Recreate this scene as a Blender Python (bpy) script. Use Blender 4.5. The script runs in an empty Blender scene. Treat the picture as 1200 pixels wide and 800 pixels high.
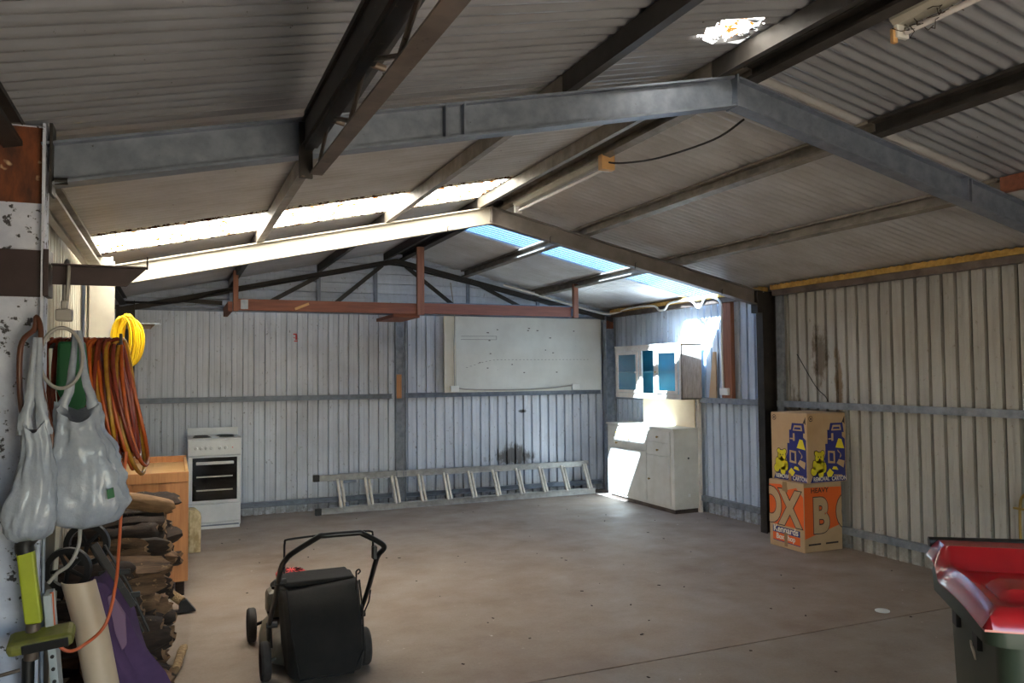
import bpy, bmesh, math, random
from mathutils import Vector, Matrix, noise
R = random.Random(7)
SC = bpy.context.scene
COL = SC.collection

# ------------------------------------------------------------------ camera
YAW, PIT, ROL, FPX = math.radians(23.185), math.radians(2.312), math.radians(-.539), 927.0
fw = Vector((math.sin(YAW)*math.cos(PIT), math.cos(YAW)*math.cos(PIT), math.sin(PIT)))
rt0 = Vector((math.cos(YAW), -math.sin(YAW), 0)); up0 = rt0.cross(fw)
rt = rt0*math.cos(ROL)+up0*math.sin(ROL); up = -rt0*math.sin(ROL)+up0*math.cos(ROL)
cd = bpy.data.cameras.new('camera'); cam = bpy.data.objects.new('camera', cd); COL.objects.link(cam)
m = Matrix.Identity(4)
for i in range(3):
    m[i][0], m[i][1], m[i][2] = rt[i], up[i], -fw[i]
m.translation = Vector((0, 0, 1.6)); cam.matrix_world = m
cd.sensor_width = 36; cd.lens = FPX/1200*36; cd.clip_start = .02; cd.clip_end = 200
SC.camera = cam

# ------------------------------------------------------------------ light
w = bpy.data.worlds.new('world'); SC.world = w; w.use_nodes = True
nt = w.node_tree; bg = nt.nodes['Background']
sky = nt.nodes.new('ShaderNodeTexSky'); sky.sky_type = 'NISHITA'; sky.sun_disc = False
sky.sun_elevation = math.radians(46.7); sky.sun_rotation = math.radians(238); sky.dust_density = .6; sky.air_density = 1.3; sky.ozone_density = 2.5
nt.links.new(sky.outputs[0], bg.inputs[0]); bg.inputs[1].default_value = .40
sd = bpy.data.lights.new('sun', 'SUN'); sun = bpy.data.objects.new('sun', sd); COL.objects.link(sun)
sd.energy = 34.0; sd.angle = math.radians(.6); sd.color = (.97, .985, 1)
SUND = Vector((.8, .5, -1)).normalized()
sun.rotation_euler = SUND.to_track_quat('-Z', 'Y').to_euler(); sun.location = (-4, -3, 8)
SC.view_settings.view_transform = 'Standard'; SC.view_settings.look = 'None'
SC.view_settings.gamma = 1; SC.view_settings.use_curve_mapping = False
SC.view_settings.exposure = 1.97
SC.cycles.use_denoising = True
SC.cycles.max_bounces = 12; SC.cycles.diffuse_bounces = 8; SC.cycles.transparent_max_bounces = 16
SC.cycles.sample_clamp_indirect = 8

# ------------------------------------------------------------------ materials
def lin(c):
    return tuple(((v/255)/12.92 if v/255 <= .04045 else ((v/255+.055)/1.055)**2.4) for v in c)+(1,)
class NT:
    def __init__(s, name):
        s.m = bpy.data.materials.new(name); s.m.use_nodes = True; s.n = s.m.node_tree
        s.b = s.n.nodes['Principled BSDF']
    def new(s, t, **k):
        x = s.n.nodes.new(t)
        for a, b in k.items(): setattr(x, a, b)
        return x
    def link(s, a, b): s.n.links.new(a, b)
    def coord(s, scale=(1, 1, 1)):
        tc = s.new('ShaderNodeTexCoord'); mp = s.new('ShaderNodeMapping'); mp.inputs['Scale'].default_value = scale
        s.link(tc.outputs['Object'], mp.inputs[0]); return mp.outputs[0]
    def noise(s, vec, scale, detail=4, rough=.6):
        x = s.new('ShaderNodeTexNoise'); x.inputs['Scale'].default_value = scale
        x.inputs['Detail'].default_value = detail; x.inputs['Roughness'].default_value = rough
        s.link(vec, x.inputs['Vector']); return x.outputs['Fac']
    def ramp(s, fac, stops):
        x = s.new('ShaderNodeValToRGB'); e = x.color_ramp.elements
        while len(e) < len(stops): e.new(.5)
        for i, (p, c) in enumerate(stops): e[i].position = p; e[i].color = c
        s.link(fac, x.inputs[0]); return x.outputs[0]
    def mix(s, fac, a, b, mode='MIX'):
        x = s.new('ShaderNodeMix', data_type='RGBA', blend_type=mode)
        if isinstance(fac, (int, float)): x.inputs[0].default_value = fac
        else: s.link(fac, x.inputs[0])
        for v, i in ((a, 6), (b, 7)):
            if isinstance(v, tuple): x.inputs[i].default_value = v
            else: s.link(v, x.inputs[i])
        return x.outputs[2]
    def bump(s, fac, strength, dist=.01):
        x = s.new('ShaderNodeBump'); x.inputs['Strength'].default_value = strength; x.inputs['Distance'].default_value = dist
        s.link(fac, x.inputs['Height']); s.link(x.outputs[0], s.b.inputs['Normal'])
W1, B1 = (1, 1, 1, 1), (0, 0, 0, 1)
def mat(name, c, rough=.6, metal=0, c2=None, scale=6, stretch=(1, 1, 1), lo=.35, hi=.65, speck=None, spk=40, spt=.66, bump=0, bscale=60, coat=0):
    t = NT(name); t.b.inputs['Roughness'].default_value = rough; t.b.inputs['Metallic'].default_value = metal
    if coat: t.b.inputs['Coat Weight'].default_value = coat
    col = lin(c)
    if c2 or speck:
        v = t.coord(stretch)
        out = t.ramp(t.noise(v, scale, 5, .6), [(lo, col), (hi, lin(c2 or c))])
        if speck:
            f = t.ramp(t.noise(t.coord(), spk, 3, .7), [(spt, B1), (min(spt+.05, 1), W1)])
            out = t.mix(f, out, lin(speck))
        t.link(out, t.b.inputs['Base Color'])
    else:
        t.b.inputs['Base Color'].default_value = col
    if bump: t.bump(t.noise(t.coord(stretch), bscale, 4, .6), bump, .004)
    return t.m
MT = {}
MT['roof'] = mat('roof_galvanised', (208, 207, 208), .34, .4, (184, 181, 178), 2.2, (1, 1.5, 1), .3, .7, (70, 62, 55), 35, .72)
MT['roofdark'] = mat('roof_galvanised_dimmed', (160, 162, 168), .34, .4, (138, 138, 142), 2.5, (1, 2, 1), .3, .7, (70, 62, 55), 30, .7)  # same roof steel, with the near bay's dimness put into the colour
def wallmat(name, a, b, dirt, stains=(), metal=.25, stripe=1):
    t = NT(name); t.b.inputs['Roughness'].default_value = .5; t.b.inputs['Metallic'].default_value = metal
    out = t.ramp(t.noise(t.coord((9, 9, .7)), 1.6, 5, .65), [(.3, lin(a)), (.7, lin(b))])
    out = t.mix(t.ramp(t.noise(t.coord((1, 1, .6)), 26, 4, .75), [(.62, B1), (.72, W1)]), out, lin(dirt))
    out = t.mix(t.ramp(t.noise(t.coord(), 1.1, 3, .6), [(.45, B1), (.9, (.6, .6, .6, 1))]), out, lin(dirt), 'MIX')
    tc = t.new('ShaderNodeTexCoord'); sp = t.new('ShaderNodeSeparateXYZ'); t.link(tc.outputs['Object'], sp.inputs[0])
    mr = t.new('ShaderNodeMapRange'); mr.inputs[1].default_value = .02; mr.inputs[2].default_value = .22
    mr.inputs[3].default_value = 1; mr.inputs[4].default_value = 0; t.link(sp.outputs[2], mr.inputs[0])
    ml = t.new('ShaderNodeMath', operation='MULTIPLY'); t.link(mr.outputs[0], ml.inputs[0])
    t.link(t.ramp(t.noise(t.coord(), 14, 5, .7), [(.38, B1), (.55, W1)]), ml.inputs[1])
    mh = t.new('ShaderNodeMath', operation='MULTIPLY'); mh.inputs[1].default_value = .55; t.link(ml.outputs[0], mh.inputs[0])
    out = t.mix(mh.outputs[0], out, lin((110, 102, 92)))
    for (cx, cy, cz, rx, ry, rz, col) in stains:
        mp = t.new('ShaderNodeMapping'); mp.vector_type = 'POINT'
        mp.inputs['Location'].default_value = (-cx/rx, -cy/ry, -cz/rz); mp.inputs['Scale'].default_value = (1/rx, 1/ry, 1/rz)
        t.link(tc.outputs['Object'], mp.inputs[0])
        ln = t.new('ShaderNodeVectorMath', operation='LENGTH'); t.link(mp.outputs[0], ln.inputs[0])
        ad = t.new('ShaderNodeMath', operation='MULTIPLY_ADD'); t.link(t.noise(t.coord((1, 1, .5)), 9, 5, .7), ad.inputs[0])
        ad.inputs[1].default_value = 2.6; ad.inputs[2].default_value = -1.3
        a2 = t.new('ShaderNodeMath', operation='ADD'); t.link(ad.outputs[0], a2.inputs[0]); t.link(ln.outputs['Value'], a2.inputs[1])
        f = t.ramp(a2.outputs[0], [(.5, W1), (.95, B1)])
        out = t.mix(f, out, lin(col))
    t.link(out, t.b.inputs['Base Color'])
    return t.m
MT['wallback'] = wallmat('wall_silver', (212, 216, 224), (194, 199, 208), (122, 122, 124), ((4.1, 9.58, .52, .35, .3, .16, (96, 92, 90)), (4.25, 9.58, 1.1, .08, .3, .03, (70, 68, 66))))
MT['wallgable'] = wallmat('gable_silver', (218, 226, 240), (198, 208, 222), (112, 112, 114))
MT['wallsilver'] = wallmat('wall_side_silver', (216, 225, 236), (198, 207, 219), (140, 142, 146))
MT['wallbeige'] = wallmat('wall_beige', (178, 175, 168), (158, 154, 146), (126, 118, 106), ((5.6, 5.72, 1.72, .3, .12, .36, (104, 92, 78)), (5.6, 5.5, 1.5, .3, .05, .5, (120, 100, 78)), (5.6, 6.1, .6, .3, .2, .9, (110, 100, 90))), .1)
MT['wallcream'] = wallmat('wall_cream', (190, 184, 168), (172, 165, 148), (170, 158, 136), (), 0)
MT['galv'] = mat('galvanised_steel', (150, 156, 164), .42, .5, (120, 126, 134), 14, (1, 1, 1), .35, .65, (84, 84, 86), 60, .72, .1, 120)
MT['galvdk'] = mat('galvanised_steel_dull', (134, 142, 156), .45, .4, (112, 119, 132), 12, (1, 1, 1), .35, .65, (66, 64, 64), 50, .7)
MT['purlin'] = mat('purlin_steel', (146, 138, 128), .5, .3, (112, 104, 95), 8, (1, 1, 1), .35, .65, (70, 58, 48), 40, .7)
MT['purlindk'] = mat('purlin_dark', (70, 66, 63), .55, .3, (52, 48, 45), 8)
MT['darksteel'] = mat('dark_steel', (58, 53, 50), .5, .3, (40, 37, 35), 7, speck=(92, 80, 70), spk=30)
MT['brownsteel'] = mat('brown_steel', (112, 98, 88), .5, .3, (82, 70, 62), 7, speck=(60, 46, 38), spk=30)
MT['creampaint'] = mat('cream_paint', (176, 171, 158), .55, 0, (160, 154, 140), 5, speck=(170, 158, 140), spk=45, spt=.74)
MT['rafterdk'] = mat('grey_brown_paint', (138, 131, 125), .5, .1, (114, 107, 102), 5)
MT['peel'] = mat('peeling_white_paint', (206, 211, 226), .6, 0, (180, 186, 205), 10, (1, 1, 1), .35, .65, (62, 60, 66), 26, .58, .4, 40)
MT['rust'] = mat('rusty_steel', (122, 66, 36), .8, 0, (72, 42, 30), 12, (1.6, 1, .5), .38, .62, (196, 168, 134), 9, .62, .3, 50)
MT['chocolate'] = mat('chocolate_paint', (62, 48, 50), .4, .1, (52, 40, 42), 8)
MT['white'] = mat('white_plastic', (226, 224, 218), .4)
MT['whitepaint'] = mat('white_cabinet_paint', (222, 218, 208), .45, 0, (208, 203, 190), 5, speck=(186, 172, 150), spk=60, spt=.74)
MT['worn'] = mat('worn_timber_grey', (196, 184, 170), .7, 0, (160, 146, 132), 10, (6, 6, 1), .3, .7, (120, 100, 88), 40, .68)
MT['wornwhite'] = mat('worn_white_paint', (226, 218, 206), .55, 0, (206, 194, 180), 7, speck=(190, 120, 100), spk=25, spt=.66)
MT['beigeply'] = mat('cream_backboard', (232, 214, 186), .5, 0, (222, 202, 170), 3)
MT['teal'] = mat('teal_paint', (76, 166, 194), .5, 0, (62, 150, 180), 6)
MT['tealdk'] = mat('teal_shelf_edge', (96, 168, 186), .5)
MT['black'] = mat('black_plastic', (18, 17, 17), .5, 0, (25, 24, 23), 20)
MT['blackmet'] = mat('black_tube', (24, 22, 21), .35, .2)
MT['rubber'] = mat('tyre_rubber', (46, 42, 40), .8, 0, (60, 54, 50), 20)
MT['bag'] = mat('grass_bag_cloth', (26, 24, 23), .95, 0, (36, 33, 30), 8, bump=.2, bscale=90)
MT['redplas'] = mat('red_plastic', (206, 50, 48), .4)
MT['olive'] = mat('dusty_deck_paint', (122, 114, 100), .5, .1, (96, 88, 76), 10)
MT['binlid'] = mat('red_bin_lid', (176, 24, 32), .28, 0, (150, 18, 26), 4, coat=.3)
MT['bin'] = mat('dark_green_bin', (40, 52, 40), .45, 0, (48, 58, 44), 6)
MT['stove'] = mat('stove_enamel', (224, 226, 226), .28, 0, (212, 214, 214), 6)
MT['ovenglass'] = mat('oven_glass', (16, 15, 15), .08)
MT['alu'] = mat('aluminium', (216, 208, 194), .45, .35, (190, 182, 168), 12)
MT['alurail'] = mat('ladder_rail_aluminium', (180, 178, 174), .45, .35, (150, 148, 144), 12)
MT['pine'] = mat('orange_pine', (200, 140, 88), .5, 0, (172, 112, 66), 5, (7, 7, .6), .3, .7)
MT['pinelt'] = mat('pale_pine', (222, 178, 122), .5, 0, (208, 160, 104), 5, (1, 7, 1))
MT['redwood'] = mat('reddish_timber', (150, 92, 70), .65, 0, (118, 70, 54), 4, (.7, 8, 8), .3, .7, bump=.15)
MT['redwoodv'] = mat('reddish_timber_post', (158, 104, 78), .65, 0, (124, 78, 58), 4, (8, 8, .7), .3, .7, bump=.15)
MT['ochre'] = mat('ochre_foam', (196, 158, 84), .9, 0, (160, 122, 58), 20)
MT['kraft'] = mat('kraft_card', (192, 160, 124), .8, 0, (182, 150, 112), 4)
MT['tape'] = mat('brown_tape', (150, 116, 78), .35)
MT['orangeink'] = mat('orange_ink', (228, 98, 34), .6)
MT['blueink'] = mat('blue_ink', (38, 42, 112), .6)
MT['yellowink'] = mat('yellow_ink', (228, 208, 40), .6)
MT['darkink'] = mat('dark_ink', (52, 34, 28), .6)
MT['whiteink'] = mat('white_ink', (224, 216, 200), .6)
MT['hoseyel'] = mat('yellow_hose', (238, 196, 20), .35)
MT['hoseor'] = mat('orange_hose', (206, 104, 44), .25, 0, (170, 76, 34), 12)
MT['hoseter'] = mat('terracotta_hose', (150, 66, 46), .25, 0, (116, 50, 36), 12)
MT['hosemus'] = mat('mustard_hose', (196, 146, 50), .25, 0, (150, 100, 36), 12)
MT['hosebrn'] = mat('brown_hose', (92, 52, 36), .3)
MT['cord'] = mat('grey_cord', (158, 154, 148), .5)
MT['cordor'] = mat('orange_cord', (206, 104, 56), .4, 0, (196, 90, 50), 3)
MT['greenbag'] = mat('green_bag', (18, 92, 48), .6)
MT['poly'] = mat('bag_plastic', (176, 182, 192), .25, 0, (146, 154, 168), 9, bump=.8, bscale=28)
MT['bark'] = mat('dark_bark', (70, 54, 44), .9, 0, (34, 27, 23), 9, (.8, 4, 4), .3, .7, speck=(140, 116, 90), spk=30, spt=.66, bump=.6, bscale=40)
MT['heart'] = mat('split_wood', (158, 124, 88), .85, 0, (112, 82, 56), 8, (1, 5, 5), .3, .7, bump=.4, bscale=50)
MT['barkbrown'] = mat('brown_split_face', (136, 104, 76), .9, 0, (62, 44, 32), 7, (.8, 5, 5), .3, .7, speck=(150, 118, 84), spk=24, spt=.64, bump=.6, bscale=40)
MT['heartdk'] = mat('dark_split_wood', (92, 70, 52), .85, 0, (52, 40, 32), 8, (1, 5, 5), .3, .7, bump=.5, bscale=50)
MT['palelog'] = mat('pale_log_bark', (176, 146, 104), .85, 0, (120, 94, 62), 30, (4, .8, 4), .35, .6, bump=.5)
MT['chip'] = mat('stained_cream_board', (204, 188, 150), .8, 0, (160, 140, 100), 18, (1, 1, .6), .4, .6)
MT['lime'] = mat('lime_plastic', (176, 186, 34), .45, 0, (156, 164, 34), 6)
MT['limedull'] = mat('dusty_lime_plastic', (140, 142, 50), .6, 0, (104, 98, 56), 8)
MT['purple'] = mat('purple_cloth', (92, 66, 104), .9, 0, (76, 54, 88), 5)
MT['mauve'] = mat('mauve_cloth', (128, 100, 124), .9)
MT['creamplas'] = mat('cream_gutter', (214, 192, 164), .4, 0, (196, 172, 146), 3)
MT['panelgrey'] = mat('perforated_pale_steel', (184, 192, 194), .45, .3, (160, 168, 172), 6)
MT['brass'] = mat('brass_pipe', (158, 132, 74), .35, .7)
MT['wboard'] = mat('painted_wall_board', (218, 217, 210), .55, 0, (204, 202, 194), 2.5, speck=(150, 142, 130), spk=26, spt=.72)
MT['wboardstrip'] = mat('cream_board', (218, 210, 192), .55, 0, (206, 198, 178), 3)
MT['tube'] = mat('fluorescent_tube', (222, 216, 214), .25)
MT['blackflex'] = mat('black_cable', (24, 22, 22), .5)
MT['soil'] = mat('ground_outside', (150, 136, 112), .9, 0, (120, 108, 88), 3)

def floor_mat(name, tintb):
    t = NT(name); t.b.inputs['Roughness'].default_value = .62
    v = t.coord()
    base = t.ramp(t.noise(v, .8, 4, .6), [(.3, lin((164, 154, 144))), (.52, lin((150, 136, 124))), (.72, lin((126, 108, 94)))])
    mid = t.ramp(t.noise(t.coord((1, 1.15, 1)), 1.9, 7, .68), [(.34, lin((118, 102, 88))), (.5, lin((150, 136, 122))), (.68, lin((168, 156, 144)))])
    out = t.mix(.5, base, mid)
    out = t.mix(t.ramp(t.noise(v, 60, 4, .8), [(.3, (.25, .25, .25, 1)), (.55, B1)]), out, lin((84, 70, 60)))
    out = t.mix(t.ramp(t.noise(v, 22, 2, .5), [(.74, B1), (.78, W1)]), out, lin((206, 196, 184)))
    # greyer concrete towards the back, browner tint mixed in towards the front
    tc = t.new('ShaderNodeTexCoord'); sp = t.new('ShaderNodeSeparateXYZ'); t.link(tc.outputs['Object'], sp.inputs[0])
    mr = t.new('ShaderNodeMapRange'); mr.inputs[1].default_value = 4.0; mr.inputs[2].default_value = 8.0; t.link(sp.outputs[1], mr.inputs[0])
    out = t.mix(mr.outputs[0], t.mix(.35, out, lin(tintb)), out)
    t.link(out, t.b.inputs['Base Color'])
    t.bump(t.noise(v, 25, 6, .7), .12, .01)
    rr = t.ramp(t.noise(v, 3, 4, .6), [(.3, (.5, .5, .5, 1)), (.7, (.8, .8, .8, 1))]); t.link(rr, t.b.inputs['Roughness'])
    return t.m
MT['floor'] = floor_mat('concrete_slab', (128, 100, 74)); MT['floornear'] = floor_mat('concrete_slab_near', (116, 98, 78))

def translucent(name, col, trans, fac, spk):
    t = NT(name); n = t.n; out = [x for x in n.nodes if x.type == 'OUTPUT_MATERIAL'][0]
    tr = t.new('ShaderNodeBsdfTranslucent'); tp = t.new('ShaderNodeBsdfTransparent'); tp.inputs[0].default_value = trans
    c = t.ramp(t.noise(t.coord((1, 2, 1)), 16, 4, .8), [(.45, lin(spk)), (.52, lin(col))]); t.link(c, tr.inputs[0])
    df = t.new('ShaderNodeBsdfDiffuse'); t.link(c, df.inputs[0])
    m0 = t.new('ShaderNodeMixShader'); m0.inputs[0].default_value = .25; t.link(tr.outputs[0], m0.inputs[1]); t.link(df.outputs[0], m0.inputs[2])
    mx = t.new('ShaderNodeMixShader'); mx.inputs[0].default_value = fac
    t.link(m0.outputs[0], mx.inputs[1]); t.link(tp.outputs[0], mx.inputs[2]); t.link(mx.outputs[0], out.inputs[0]); return t.m
MT['fibre'] = translucent('cream_fibreglass_sheet', (250, 244, 226), (1, .95, .85, 1), .0, (84, 46, 14))
def clear(name, tint):
    t = NT(name); n = t.n; out = [x for x in n.nodes if x.type == 'OUTPUT_MATERIAL'][0]
    tp = t.new('ShaderNodeBsdfTransparent'); tp.inputs[0].default_value = tint
    gl = t.new('ShaderNodeBsdfGlossy'); gl.inputs['Roughness'].default_value = .1
    lw = t.new('ShaderNodeLayerWeight'); lw.inputs[0].default_value = .35
    fr = t.new('ShaderNodeMath', operation='POWER'); fr.inputs[1].default_value = 2.0; t.link(lw.outputs['Facing'], fr.inputs[0])
    mx = t.new('ShaderNodeMixShader'); t.link(fr.outputs[0], mx.inputs[0]); t.link(tp.outputs[0], mx.inputs[1]); t.link(gl.outputs[0], mx.inputs[2])
    tr = t.new('ShaderNodeBsdfTranslucent'); tr.inputs[0].default_value = (.7, .85, 1, 1)
    m2 = t.new('ShaderNodeMixShader'); m2.inputs[0].default_value = .006
    t.link(mx.outputs[0], m2.inputs[1]); t.link(tr.outputs[0], m2.inputs[2]); t.link(m2.outputs[0], out.inputs[0]); return t.m
MT['polycarb'] = clear('clear_blue_polycarbonate', (.36, .46, .56, 1))
MT['pane'] = clear('cabinet_glass', (.86, .93, .95, 1))

# ------------------------------------------------------------------ mesh helpers
WL = {}
class MB:
    def __init__(s): s.v = []; s.f = []; s.mi = []
    def add(s, vs, fs, mi=0):
        o = len(s.v); s.v += [Vector(x) for x in vs]; s.f += [tuple(i+o for i in f) for f in fs]; s.mi += [mi]*len(fs); return s
    def box(s, a, b, mi=0, M=None):
        x0, y0, z0 = a; x1, y1, z1 = b
        vs = [Vector(p) for p in ((x0, y0, z0), (x1, y0, z0), (x1, y1, z0), (x0, y1, z0), (x0, y0, z1), (x1, y0, z1), (x1, y1, z1), (x0, y1, z1))]
        if M: vs = [M @ p for p in vs]
        return s.add(vs, [(0, 3, 2, 1), (4, 5, 6, 7), (0, 1, 5, 4), (1, 2, 6, 5), (2, 3, 7, 6), (3, 0, 4, 7)], mi)
    def rings(s, rings, cap=True, closed=False, mi=0, capmi=None):
        n = len(rings[0]); vs = [p for r in rings for p in r]; fs = []
        L = len(rings); rng = L if closed else L-1
        for i in range(rng):
            a, b = i*n, ((i+1) % L)*n
            for j in range(n):
                k = (j+1) % n; fs.append((a+j, a+k, b+k, b+j))
        s.add(vs, fs, mi)
        if cap and not closed:
            o = len(s.v)-len(vs)
            s.f += [tuple(o+j for j in reversed(range(n))), tuple(o+(L-1)*n+j for j in range(n))]
            s.mi += [mi if capmi is None else capmi]*2
        return s
    def tube(s, path, r, seg=8, closed=False, mi=0):
        P = [Vector(p) for p in path]; n = len(P); rings = []; prev = None
        for i, p in enumerate(P):
            if closed: t = P[(i+1) % n]-P[i-1]
            else: t = P[min(i+1, n-1)]-P[max(i-1, 0)]
            t = t.normalized() if t.length > 1e-9 else Vector((0, 0, 1))
            if prev is None:
                u = t.orthogonal().normalized()
            else:
                u = prev-t*prev.dot(t); u = u.normalized() if u.length > 1e-6 else t.orthogonal().normalized()
            prev = u; vv = t.cross(u); rr = r[i] if isinstance(r, (list, tuple)) else r
            rings.append([p+(u*math.cos(a)+vv*math.sin(a))*rr for a in [2*math.pi*k/seg for k in range(seg)]])
        return s.rings(rings, not closed, closed, mi)
    def cyl(s, a, b, r, r2=None, seg=16, mi=0): return s.tube([a, b], [r, r if r2 is None else r2], seg, mi=mi)
    def extr(s, prof, p0, p1, upv=(0, 0, 1), mi=0):
        p0, p1 = Vector(p0), Vector(p1); t = (p1-p0).normalized(); upv = Vector(upv)
        side = t.cross(upv).normalized(); u = side.cross(t).normalized()
        return s.rings([[p+side*a+u*b for a, b in prof] for p in (p0, p1)], mi=mi)
    def prism(s, poly, o, eu, ev, en, depth, mi=0):
        o, eu, ev, en = map(Vector, (o, eu, ev, en))
        return s.rings([[o+eu*a+ev*b+en*d for a, b in poly] for d in (0, depth)], mi=mi)
    def lathe(s, prof, c, ax=(0, 0, 1), seg=24, mi=0, cap=True):
        c, ax = Vector(c), Vector(ax).normalized(); u = ax.orthogonal().normalized(); v = ax.cross(u)
        return s.rings([[c+ax*h+(u*math.cos(2*math.pi*k/seg)+v*math.sin(2*math.pi*k/seg))*max(r, 1e-4) for k in range(seg)] for r, h in prof], cap, mi=mi)
    def xf(s, M): s.v = [M @ p for p in s.v]; return s
    def mesh(s, name, mats, smooth=False, off=Vector()):
        me = bpy.data.meshes.new(name); me.from_pydata([tuple(p-off) for p in s.v], [], s.f)
        for mm in mats: me.materials.append(mm)
        if any(s.mi): me.polygons.foreach_set('material_index', s.mi)
        bm = bmesh.new(); bm.from_mesh(me); bmesh.ops.recalc_face_normals(bm, faces=bm.faces); bm.to_mesh(me); bm.free()
        if smooth:
            me.shade_smooth(); me.set_sharp_from_angle(angle=math.radians(smooth if smooth is not True else 40))
        me.update(); return me
    def build(s, name, mats, parent=None, smooth=False, bevel=0, base=None):
        if not isinstance(mats, (list, tuple)): mats = [mats]
        mats = [MT[x] if isinstance(x, str) else x for x in mats]
        if parent is not None: off = WL[parent.name]
        elif base is not None: off = Vector(base)
        else:
            xs = [p.x for p in s.v]; ys = [p.y for p in s.v]; zs = [p.z for p in s.v]
            off = Vector(((min(xs)+max(xs))/2, (min(ys)+max(ys))/2, min(zs)))
        me = s.mesh(name, mats, smooth, off)
        o = bpy.data.objects.new(name, me); COL.objects.link(o); WL[o.name] = off
        if parent is not None: o.parent = parent
        else: o.location = off
        if bevel:
            md = o.modifiers.new('bevel', 'BEVEL'); md.width = bevel; md.segments = 2; md.limit_method = 'ANGLE'
        return o
def tag(o, label=None, cat=None, group=None, kind=None):
    if label: o['label'] = label
    if cat: o['category'] = cat
    if group: o['group'] = group
    if kind: o['kind'] = kind
    return o
def thing(name, loc, label, cat, group=None):
    o = bpy.data.objects.new(name, None); COL.objects.link(o); o.location = loc; o.empty_display_size = .1
    WL[o.name] = Vector(loc); return tag(o, label, cat, group)
def struct(name, loc=(0, 0, 0)):
    o = bpy.data.objects.new(name, None); COL.objects.link(o); o.location = loc; WL[o.name] = Vector(loc); o['kind'] = 'structure'; return o
def smoothpath(pts, n=6, closed=False):
    P = [Vector(p) for p in pts]; out = []; N = len(P)
    for i in range(N if closed else N-1):
        if closed: a, b, c, d = P[i-1], P[i], P[(i+1) % N], P[(i+2) % N]
        else: a, b, c, d = P[max(i-1, 0)], P[i], P[i+1], P[min(i+2, N-1)]
        for k in range(n):
            t = k/n; out.append(.5*((2*b)+(c-a)*t+(2*a-5*b+4*c-d)*t*t+(3*b-a-3*c+d)*t**3))
    if not closed: out.append(P[-1])
    return out
def text_mesh(s, size, offset=0.0, shear=0, sx=1, spacing=1):
    cu = bpy.data.curves.new('lettering', 'FONT'); cu.body = s; cu.size = size; cu.offset = offset; cu.shear = shear; cu.extrude = .0004
    cu.space_character = spacing; cu.resolution_u = 5
    o = bpy.data.objects.new('lettering', cu); COL.objects.link(o)
    dg = bpy.context.evaluated_depsgraph_get(); dg.update(); me = bpy.data.meshes.new_from_object(o.evaluated_get(dg))
    bpy.data.objects.remove(o); bpy.data.curves.remove(cu)
    me.transform(Matrix.Diagonal((sx, 1, 1, 1))); return me
def place_text(name, me, o, eu, ev, en, parent, m, clips=()):
    """o = origin, eu/ev = reading and up directions; clips = (point, normal) planes whose outer side is cut"""
    M4 = Matrix.Identity(4)
    for i in range(3): M4[i][0], M4[i][1], M4[i][2], M4[i][3] = eu[i], ev[i], en[i], o[i]
    me.transform(M4); bm = bmesh.new(); bm.from_mesh(me)
    for co, no in clips:
        g = bm.verts[:]+bm.edges[:]+bm.faces[:]
        bmesh.ops.bisect_plane(bm, geom=g, plane_co=co, plane_no=no, clear_outer=True)
    bm.to_mesh(me); bm.free()
    me.transform(Matrix.Translation(-WL[parent.name])); me.materials.clear(); me.materials.append(MT[m])
    ob = bpy.data.objects.new(name, me); COL.objects.link(ob); ob.parent = parent; WL[ob.name] = WL[parent.name]; return ob

# ------------------------------------------------------------------ setting
XL, XR, X0, YF, YB = -.6, 5.61, 2.505, -1.3, 9.6
SL, ZR = .2197, 3.14
D1, D2, D3 = 3.08, 6.29, 9.45
def roofz(x, z0=ZR): return z0-SL*abs(x-X0)
ex, ey, ez = Vector((1, 0, 0)), Vector((0, 1, 0)), Vector((0, 0, 1))

floor = struct('floor')
MB().box((XL-.05, 3.805, -.12), (XR+.05, YB+.1, 0)).build('slab', 'floor', floor, bevel=.004)
MB().box((XL-.05, YF-.05, -.12), (XR+.05, 3.797, 0)).build('slab', 'floornear', floor, bevel=.004)
g = MB().box((-14, -14, -.14), (20, 24, -.11)).build('ground', 'soil'); g['kind'] = 'structure'

PR = [(0, 0), (.036, 0), (.040, -.002), (.052, -.002), (.056, 0), (.091, 0), (.093, -.040), (.118, -.040)]
PIT_W = .122
def wall_sheet(parent, o, eu, en, ranges, m, npitch=6, start=0, kstart=0):
    """one pressed sheet: o origin, eu running direction, en inward normal; ranges(u)->(v0,v1) along up"""
    mb = MB(); cols = []
    for k in range(npitch):
        for a, d in PR:
            cols.append((start+k*PIT_W+a, d))
    cols += [(start+npitch*PIT_W, 0), (start+npitch*PIT_W+.03, 0)]
    o, eu, en = Vector(o), Vector(eu), Vector(en)
    vs = []
    for u, d in cols:
        v0, v1 = ranges(u); vs += [o+eu*u+en*d+ez*v0, o+eu*u+en*d+ez*v1]
    mb.add(vs, [(2*i, 2*i+2, 2*i+3, 2*i+1) for i in range(len(cols)-1)])
    return mb.build('wall_sheet', m, parent)
def clad(parent, o, eu, en, length, rng, m):
    n = int(math.ceil(length/(6*PIT_W))); u = 0; k = 0
    while u < length-.01:
        np_ = min(6, max(1, int(round((length-u)/PIT_W))))
        wall_sheet(parent, Vector(o)+Vector(en)*(.0015*(k % 2)), eu, en, rng, m, np_, u); u += np_*PIT_W; k += 1
C_PR = [(-.025, -.03), (.025, -.03), (.025, -.024), (-.019, -.024), (-.019, .024), (.025, .024), (.025, .03), (-.025, .03)]

# back wall
wb = struct('wall_back')
clad(wb, (XL, YB, 0), ex, -ey, XR-XL, lambda u: (0, 2.36), 'wallback')
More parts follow.
